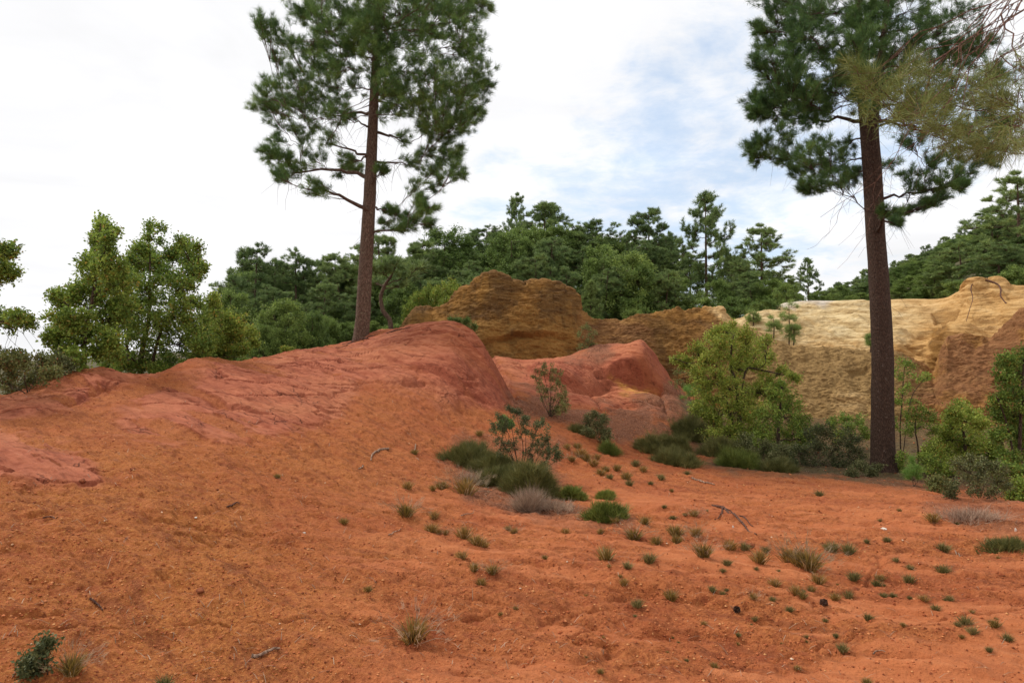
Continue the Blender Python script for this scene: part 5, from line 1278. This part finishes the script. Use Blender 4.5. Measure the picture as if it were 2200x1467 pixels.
# small pines on the sandy cliff
def cliffpt(u, v, Y): return pix(u, v, Y)
def small_pine(u, vt, vb, Y, w_, label, seed, mat="pine_light"):
    r_ = np.random.default_rng(seed)
    n = 12
    pads = []
    for i in range(n):
        t = r_.uniform(0.25, 1.0); rr_ = w_ / 2 * math.sin(math.pi * min(1, 1.12 - t)) ** .6 * r_.uniform(.2, .8)
        pads.append((u + rr_ * r_.choice([-1, 1]), vb + (vt - vb) * t, w_ * 0.22, .7))
    st = pxstem([(u, vb + 6, 3), (u + 1, vb - (vb - vt) * .4, 2.4), (u, vt + 3, 1)], Y)
    return grow("pine_tree", label, "pine tree", [st], pxpads(pads, Y, r_, w_ * Y / F * .3), M[mat], M["bark_far"], r_, n_tuft=22, per_twig=3, size=0.2, width=0.011, npt=11, stem_sides=6, twig_r=.006, low=.1)
def on_sandy(u, v):
    return 31.6
small_pine(1695, 652, 740, 30.2, 42, "small light green pine growing on the slope of the sandy cliff", 201)
small_pine(1662, 682, 722, 30.6, 34, "shrubby young pine just left of the small pine on the sandy slope", 202)
small_pine(1705, 700, 738, 29.9, 34, "bushy young pine at the foot of the small pine on the sandy slope", 203)
small_pine(1618, 672, 700, 32.0, 34, "pale little pine at the left end of the sandy cliff", 204)
small_pine(1870, 722, 752, 29.6, 16, "tiny pine peeping beside the dark trunk on the sandy slope", 205)

# crooked-trunk pine behind the dune crest
r_ = np.random.default_rng(301)
st = pxstem([(842, 730, 11), (838, 690, 10), (822, 665, 9), (818, 640, 8), (826, 615, 7), (842, 590, 5), (850, 570, 3)], 30)
grow("pine_tree", "crooked pine with a bare curving reddish trunk behind the dune crest", "pine tree", [st],
     pxpads([(850, 570, 26), (820, 580, 26), (880, 590, 24), (800, 600, 24), (780, 620, 18), (860, 610, 22), (835, 560, 24), (895, 570, 20), (795, 575, 22)], 30, r_, 1.2), M["pine_bg"], M["bark"], r_, n_tuft=60, size=.3, width=.03, npt=10, low=.35, flat=.5, stem_sides=8, twig_r=.012)

for vl in V.values():      # the unit-size sources are only patterns
    for o in vl:
        for c in list(o.children): bpy.data.objects.remove(c)
        bpy.data.objects.remove(o)

# ------------------------------------------------------------------ roots
def root_strands(label, chains, Y, parent_mat, seed, wpx=5):
    g = Geo(); r_ = np.random.default_rng(seed)
    P = []; Rr = []
    for ch in chains:
        pts = []
        for (u, v) in ch:
            h_ = hit(u, v); pts.append([h_[0], h_[1], h_[2] + 0.015])
        S = resample(np.array(pts), 14)
        for k in range(14): S[k, 2] = max(S[k, 2], gz(S[k, 0], S[k, 1]) + 0.004)
        P.append(S); Rr.append(np.linspace(wpx * S[0, 1] / F / 2, wpx * 0.3 * S[0, 1] / F / 2, 14) * r_.uniform(.7, 1.1))
    b = P[0][0].copy()
    tubes(g, np.array(P) - b, np.array(Rr), 6, 0.1)
    o = g.build("tree_root", M[parent_mat]); o.location = tuple(b)
    return tag(o, label, "root")
root_strands("tangle of exposed roots at the foot of the dune pine", [[(785, 726), (760, 733), (735, 741)], [(790, 724), (805, 722), (812, 719)], [(780, 729), (745, 742), (725, 750)], [(790, 727), (770, 732), (752, 733)]], 20, "root", 401, 3.2)
root_strands("long root running up the dune crest right of the pine", [[(830, 717), (855, 709), (885, 704)], [(840, 714), (870, 707), (883, 703)]], 20, "root", 402, 2.4)
root_strands("exposed root on the ridge right of the low oak", [[(542, 770), (560, 767), (580, 769), (600, 768)]], 16, "root", 403, 2.5)
def cliff_root(label, chain, wpx):
    P = resample(np.array([pix(u, v, Y) for u, v, Y in chain]), 20)
    g = Geo(); b = P[0].copy()
    tubes(g, (P - b)[None], np.linspace(wpx, wpx * .4, 20)[None] * 30 / F / 2, 6, 0.15)
    o = g.build("tree_root", M["root"]); o.location = tuple(b); tag(o, label, "root")
cliff_root("thick root snaking down the sandy cliff at the right edge", [(2095, 600, 32.6), (2120, 602, 32.2), (2142, 610, 31.8), (2150, 622, 31.2), (2152, 640, 30.6), (2165, 655, 30.2), (2200, 668, 29.6)], 4.5)
cliff_root("thin root hanging down the sandy cliff's knob", [(2092, 602, 32.6), (2086, 622, 31.7), (2090, 642, 31.0), (2084, 662, 30.6), (2076, 690, 30.0)], 2.5)

# ------------------------------------------------------------------ fallen sticks, cones, stones
def stick(label, ch, wpx, mat="stick", lift=0.012, branches=()):
    g = Geo(); P = []
    chains = [ch] + list(branches)
    for c in chains:
        pts = [hit(u, v) for u, v in c]
        S = resample(np.array(pts), 10) if len(pts) > 2 else np.linspace(pts[0], pts[1], 10)
        for k in range(10): S[k, 2] = gz(S[k, 0], S[k, 1]) + lift
        P.append(S)
    b = P[0][0].copy(); s = P[0][:, 1].mean() / F / 2
    tubes(g, np.array(P) - b, np.array([np.linspace(wpx, wpx * .45, 10) * s * (1 if i == 0 else .6) for i in range(len(P))]), 6, 0.22)
    o = g.build("stick", M[mat]); o.location = tuple(b); tag(o, label, "stick")
stick("pale forked stick lying on the slope below the dune", [(835, 965), (815, 968), (803, 975), (797, 990)], 6)
stick("short pale stick just below the forked one on the slope", [(780, 1001), (770, 1009)], 4)
stick("thin pale upright-looking stick left of the heather", [(893, 955), (891, 975), (900, 990)], 3)
stick("flat pale piece of wood near the bottom edge", [(540, 1412), (570, 1406), (601, 1397)], 10)
stick("short dark curved stick at the lower left", [(193, 1290), (207, 1300), (220, 1314)], 6, "root")
stick("small brown stick on the left slope", [(488, 1092), (500, 1086), (514, 1083)], 5, "root")
stick("long forked branch lying on the right of the slope", [(1530, 1087), (1555, 1092), (1590, 1118), (1625, 1150)], 6, "root", branches=[[(1552, 1092), (1548, 1105), (1535, 1117)], [(1560, 1095), (1590, 1108), (1618, 1132)]])
stick("pale stick above the forked branch", [(1486, 1027), (1510, 1036), (1535, 1042)], 5)
stick("white curved twig at the lower right", [(1876, 1408), (1884, 1402), (1895, 1401), (1902, 1404)], 4, "stick")
stick("thin twig on the slope below the dry tuft", [(835, 1152), (850, 1144), (862, 1138)], 3)
stick("small twig at the left of the slope", [(92, 1116), (110, 1113), (124, 1114)], 4, "root")
stick("thin twig beside the bright green low shrub", [(990, 1110), (1005, 1105), (1016, 1104)], 3)
stick("two-pronged pale twig on the right of the path", [(2052, 1185), (2060, 1192), (2068, 1196)], 3)

def blob(r, rngb, sub=2, sq=(1, 1, .7), rough=.3):
    n1_, n2_ = 7, 10
    th = np.linspace(0.02, np.pi - .02, n1_)[:, None]; ph = (np.arange(n2_) * 2 * np.pi / n2_)[None]
    X = np.stack([np.sin(th) * np.cos(ph), np.sin(th) * np.sin(ph), np.cos(th) + 0 * ph], -1).reshape(-1, 3)
    sft = rngb.uniform(0, 50)
    X = X * (1 + rough * vnoise(X[:, 0] * 1.4 + sft, X[:, 1] * 1.4, X[:, 2] * 1.4, 3))[:, None] * r * np.array(sq)
    idx = np.arange(n1_ * n2_).reshape(n1_, n2_)
    Q = np.stack([idx[:-1], np.roll(idx[:-1], -1, 1), np.roll(idx[1:], -1, 1), idx[1:]], -1).reshape(-1, 4)
    return X, Q
def cone(label, u, v, rpx):
    p = hit(u, v); r = rpx * p[1] / F
    g = Geo(); g2 = Geo(); rb = np.random.default_rng(int(u))
    X, Q = blob(r * .7, rb, sq=(1, .85, .85), rough=.05); g.add(X, Q)
    n = 90; i = np.arange(n); z = 1 - 2 * (i + .5) / n; a = i * 2.39996
    D = np.stack([z, np.sqrt(1 - z * z) * np.cos(a), np.sqrt(1 - z * z) * np.sin(a)], 1)
    leaves(g2, D * r * .55, D + np.array([.5, 0, 0]), r * .6, rb, 0, 1.1)
    root = empty("pine_cone", p + [0, 0, r * .6], label, "pine cone", "fallen pine cones"); root.rotation_euler = (0, .2, rb.uniform(0, 6))
    g.build("core", M["cone"], root); g2.build("scales", M["cone"], root, smooth=False)
cone("dark fallen pine cone, the right one of the two on the lower path", 1770, 1298, 8)
cone("smaller dark fallen pine cone left of the other on the lower path", 1583, 1313, 7)
def stone(label, u, v, rpx, mat="clod", sq=(1.2, .9, .6)):
    p = hit(u, v); r = rpx * p[1] / F; rb = np.random.default_rng(int(u * 7 + v))
    X, Q = blob(r, rb, sq=sq, rough=.45); g = Geo(); g.add(X, Q)
    o = g.build("stone", M[mat], smooth=False); o.location = tuple(p + [0, 0, r * .25]); o.rotation_euler = (0, 0, rb.uniform(0, 6)); tag(o, label, "stone")
stone("dark reddish clod on the lower left slope", 431, 1269, 8)
stone("dark clod on the gravel under the clay lobe", 285, 1009, 6)
stone("brown clod on the edge of the clay lobe at left", 177, 1034, 8)
stone("small white stone on the left middle slope", 421, 1112, 2.5, "pale_stone")
stone("small white stone in the run-off channel", 653, 1145, 3, "pale_stone")
stone("pale flat stone on the right slope", 1899, 1137, 5, "pale_stone")
stone("narrow white stone below the pale stick", 1575, 1133, 4, "pale_stone", (.5, .5, 1.1))
stone("small white stone at the right edge", 2182, 1140, 4, "pale_stone", (.5, .5, 1.3))
stone("dark wet clod beside the right tufts", 1612, 1172, 9)

# ------------------------------------------------------------------ grass tufts
def tuft_mesh(seed, kind):
    r_ = np.random.default_rng(seed)
    g = Geo(); n = 260
    C = r_.normal(scale=0.013, size=(n, 3)) * np.array([1, 1, 0]) - np.array([0, 0, .01])
    D = unit(np.c_[C[:, :2] * 20 + r_.normal(scale=.24, size=(n, 2)), np.full(n, .95)])
    L = r_.uniform(.06, .15, n)
    wd = unit(np.cross(D, r_.normal(size=(n, 3)))) * 0.0026
    T1 = C + D * L[:, None] * .6; T2 = C + D * L[:, None] + np.array([0, 0, -.012]) + D * np.array([1, 1, 0]) * .012
    Vx = np.stack([C - wd, C + wd, T1 + wd * .8, T1 - wd * .8, T2], 1).reshape(-1, 3)
    i = (np.arange(n) * 5)[:, None]
    g.add(Vx, i + [0, 1, 2, 3], i + [3, 2, 4], np.repeat(r_.random(n), 5))
    g2 = Geo(); m = 34 if kind == "straw" else 10
    C = r_.normal(scale=0.02, size=(m, 3)) * np.array([1, 1, 0])
    D = unit(np.c_[r_.normal(scale=.85, size=(m, 2)), np.full(m, 1.0)])
    L = r_.uniform(.12, .24, m)[:, None]
    P = np.stack([C, C + D * L * .4, C + D * L * .75 - [0, 0, .005], C + D * L + D * np.array([1, 1, 0]) * .03 - [0, 0, .02]], 1)
    tubes(g2, P, np.tile(np.array([.8, .8, 1.0, .5]) * .0011, (m, 1)), 3)
    if kind == "straw":
        needles(g2, P[:, -1] - D * L * .12, D, 7, .05, .0016, r_, .25)
    return g, g2
PT = []
for i in range(5):
    kd = "straw" if i == 4 else "plain"
    g, g2 = tuft_mesh(500 + i, kd)
    rt = empty("grass_tuft", (0, 0, -50), "x", "grass tuft")
    g.build("blades", M["tuft_green"] if i in (2, 3) else M["tuft"], rt, smooth=False); g2.build("dry_stalks", M["straw"], rt, smooth=False)
    PT.append(rt)
tr = np.random.default_rng(8)
def tuft(u, v, hpx, k=0, label=None, group=None):
    p = hit(u, v); s = hpx * p[1] / F / 0.10
    s *= tr.uniform(.75, 1.2)
    return dup(PT[k], (p[0], p[1], p[2] - .005), tr.uniform(0, 6.28), (s * tr.uniform(.9, 1.2), s * tr.uniform(.9, 1.2), s), label, group)
named = [(887, 1375, 50, 4, "largest tuft near the bottom edge, wide spray of dry straw over it"), (873, 1108, 24, 4, "dark round tuft with pale straw on the middle slope, left of the others"), (1512, 1195, 36, 4, "sprawling straw-coloured tuft in the middle of the right slope"),
         (1695, 1205, 34, 4, "left tuft of the leaning straw group on the right slope"), (1715, 1212, 30, 0, "middle green tuft of the leaning straw group"), (1738, 1222, 34, 4, "right tuft of the leaning straw group on the right slope"),
         (1567, 1180, 28, 1, "round tuft right of the sprawling straw-coloured one"), (1451, 1150, 22, 1, "upper tuft of the stacked pair on the right slope"), (1453, 1166, 22, 0, "lower tuft of the stacked pair on the right slope"),
         (1411, 1170, 20, 1, "tuft left of the stacked pair"), (1301, 1203, 24, 0, "tuft standing below the bright green low shrub"), (1023, 1170, 24, 1, "larger tuft of the two touching ones on the middle slope"), (1040, 1176, 16, 0, "smaller tuft of the two touching ones on the middle slope"),
         (996, 1155, 24, 0, "tuft up and left of the two touching ones"), (932, 1113, 20, 0, "tuft right of the dark round one"), (1442, 1287, 24, 0, "lone tuft on the lower path centre"), (1811, 1398, 18, 2, "lone grey-green tuft on the lower right path"),
         (1836, 1245, 20, 2, "flat spreading grey-green tuft on the right slope"), (152, 1445, 40, 4, "dry tuft beside the leafy seedling in the left corner"), (355, 1475, 26, 2, "green tuft cut by the bottom edge at left"), (1000, 1062, 30, 4, "dry tuft under the left end of the heather"),
         (1631, 1208, 22, 0, "tuft between the round tuft and the straw group"), (1562, 1213, 16, 2, "small green tuft below the round one"), (2005, 1120, 20, 1, "tuft left of the open grey-leaved shrub"), (1496, 1152, 22, 4, "pale straw tuft above the sprawling one"), (1363, 1158, 20, 4, "pale straw tuft left of the tuft pairs")]
for u, v, h_, k, lb in named: tuft(u, v, h_, k, lb)
small = [(738, 1125, 11), (596, 1026, 9), (992, 1200, 14), (1033, 1256, 15), (1058, 1230, 15), (1019, 1225, 14), (791, 1270, 12), (926, 1142, 14), (942, 1146, 10), (957, 1147, 10), (1104, 1145, 14), (1092, 1138, 10), (1349, 1220, 16), (1340, 1255, 16), (1395, 1208, 16),
         (1370, 1303, 15), (1531, 1270, 14), (1618, 1285, 14), (1665, 1258, 15), (1696, 1312, 10), (1709, 1275, 15), (1725, 1283, 13), (1742, 1270, 16), (1795, 1287, 13), (1823, 1283, 13), (1757, 1253, 16), (1787, 1183, 16), (1823, 1188, 16), (1862, 1166, 10), (1905, 1163, 9), (1925, 1205, 10), (1955, 1222, 9),
         (1892, 1245, 12), (1883, 1258, 12), (1918, 1282, 12), (1952, 1250, 14), (1897, 1282, 10), (2027, 1183, 16), (2028, 1230, 16), (1865, 1330, 12), (2075, 1340, 15), (2138, 1345, 14), (2165, 1375, 16), (2125, 1398, 13), (2090, 1360, 12), (1713, 1438, 10), (1862, 1468, 12), (1535, 1433, 10), (1490, 1108, 12), (1445, 1115, 10),
         (1421, 1030, 10), (1398, 1040, 9), (1302, 1012, 12), (1283, 985, 12), (1260, 990, 14), (1275, 1000, 12), (1247, 980, 14), (1229, 990, 12), (1325, 1010, 13), (1345, 1030, 13), (1365, 1000, 12), (1290, 1020, 10), (1310, 1028, 10), (1218, 965, 14), (1199, 975, 12), (1240, 962, 10), (1382, 1012, 10), (1352, 1042, 9), (875, 1050, 14), (930, 1052, 12), (950, 1050, 14), (1004, 1040, 14),
         (1443, 1056, 8), (1477, 1020, 8), (1760, 1065, 10), (1645, 1185, 10), (1600, 1180, 12), (1652, 1005, 10), (1475, 1420, 8), (1290, 1445, 9), (1108, 1308, 9), (1075, 1320, 8), (1660, 1290, 10), (1985, 1290, 10), (2040, 1290, 10), (2010, 1310, 10), (1030, 935, 12), (890, 975, 10), (1170, 1200, 10), (1215, 1145, 9), (1290, 1145, 10), (1385, 1125, 12), (1427, 1090, 8)]
for u, v, h_ in small:
    k = 2 + int(tr.random() < .5) if u > 1300 and tr.random() < .7 else int(tr.integers(0, 2))
    if k < 2 and tr.random() < .25: k = 4
    gr = k in (2, 3)
    tuft(u, v, h_ * 1.15, k, "small grey-green grass tuft dotted on the red slope" if gr else "small olive grass tuft dotted on the red slope", "small grey-green tufts on the red slope" if gr else "small olive tufts on the red slope")
for i in range(45):   # sparse seedlings across the right half
    u = tr.uniform(1250, 2190); v = tr.uniform(1070, 1420)
    tuft(u, v, tr.uniform(5, 10), int(tr.integers(0, 4)), "tiny grass seedling scattered on the right of the slope", "tiny seedlings on the right of the slope")
for o in PT:
    for c in list(o.children): bpy.data.objects.remove(c)
    bpy.data.objects.remove(o)

# ------------------------------------------------------------------ gravel and litter (uncountable)
gr_ = np.random.default_rng(31)
def scatter_pts(n, ulo, uhi, vlo, vhi, power=1.0):
    u = gr_.uniform(ulo, uhi, n); v = vlo + (vhi - vlo) * gr_.random(n) ** power
    return np.array([hit(a, b) for a, b in zip(u, v)]), u, v
P, u_, v_ = scatter_pts(26000, -80, 2280, 800, 1530, .8)
jj = np.clip(np.searchsorted(aa, P[:, 0] / np.maximum(P[:, 1], 3)), 0, nc - 1)
ii = np.array([min(nr - 1, np.searchsorted(GY[:, j], y)) for j, y in zip(jj, P[:, 1])])
keep = (gr_.random(len(P)) > 0.93 * clay[ii, jj]) & (gr_.random(len(P)) > 0.6 * wash[ii, jj]) & (P[:, 1] < 26)
P = P[keep]
n = len(P)
s = (0.0022 + 0.0085 * gr_.random(n) ** 4.0) * (0.55 + P[:, 1] / 9.0)
octv = np.array([[1, 0, 0], [0, 1, 0], [-1, 0, 0], [0, -1, 0], [0, 0, .8], [0, 0, -.8]], float)
octf = np.array([[0, 1, 4], [1, 2, 4], [2, 3, 4], [3, 0, 4], [1, 0, 5], [2, 1, 5], [3, 2, 5], [0, 3, 5]])
an = gr_.uniform(0, 6.28, n)
rot = np.stack([np.stack([np.cos(an), -np.sin(an), 0 * an], 1), np.stack([np.sin(an), np.cos(an), 0 * an], 1), np.tile([0, 0, 1.0], (n, 1))], 1)
ov = octv[None] * gr_.uniform(.6, 1.3, (n, 6, 1)) * s[:, None, None]
ov = np.einsum('nij,nkj->nki', rot, ov) + P[:, None, :] + np.array([0, 0, 1.0]) * (s * .25)[:, None, None]
g = Geo(); g.add(ov.reshape(-1, 3), None, (np.arange(n) * 6)[:, None, None] + octf[None], np.repeat(gr_.random(n), 6))
tag(g.build("gravel", M["pebble"], smooth=False), "loose red and ochre gravel strewn over the slopes", "gravel", kind="stuff")
# needles, straws and dead twigs lying in the litter zones
P, u_, v_ = scatter_pts(16000, 0, 2250, 840, 1500, 1.0)
jj = np.clip(np.searchsorted(aa, P[:, 0] / np.maximum(P[:, 1], 3)), 0, nc - 1)
ii = np.array([min(nr - 1, np.searchsorted(GY[:, j], y)) for j, y in zip(jj, P[:, 1])])
keep = gr_.random(len(P)) < litter_shade[ii, jj] * 0.9 + 0.07
P = P[keep]; n = len(P)
an = gr_.uniform(0, 6.28, n); L_ = gr_.uniform(.03, .09, n) * (0.6 + P[:, 1] / 12)
D = np.stack([np.cos(an), np.sin(an), 0 * an], 1) * L_[:, None]
S_ = np.stack([-np.sin(an), np.cos(an), 0 * an], 1) * (0.0009 + 0.00012 * P[:, 1])[:, None]
e = P + D; e[:, 2] = np.array([gz(a, b) for a, b in e[:, :2]])
P[:, 2] += .004; e[:, 2] += gr_.uniform(.004, .03, n)
mid_ = (P + e) / 2 + np.array([0, 0, .006])
Vx = np.stack([P - S_, P + S_, mid_ + S_, mid_ - S_, e], 1).reshape(-1, 3)
g = Geo(); i5 = (np.arange(n) * 5)[:, None]
g.add(Vx, i5 + [0, 1, 2, 3], i5 + [3, 2, 4], np.repeat(gr_.random(n), 5))
tag(g.build("litter", M["dry"], smooth=False), "dry needles and straw littering the ground under the shrubs", "litter", kind="stuff")
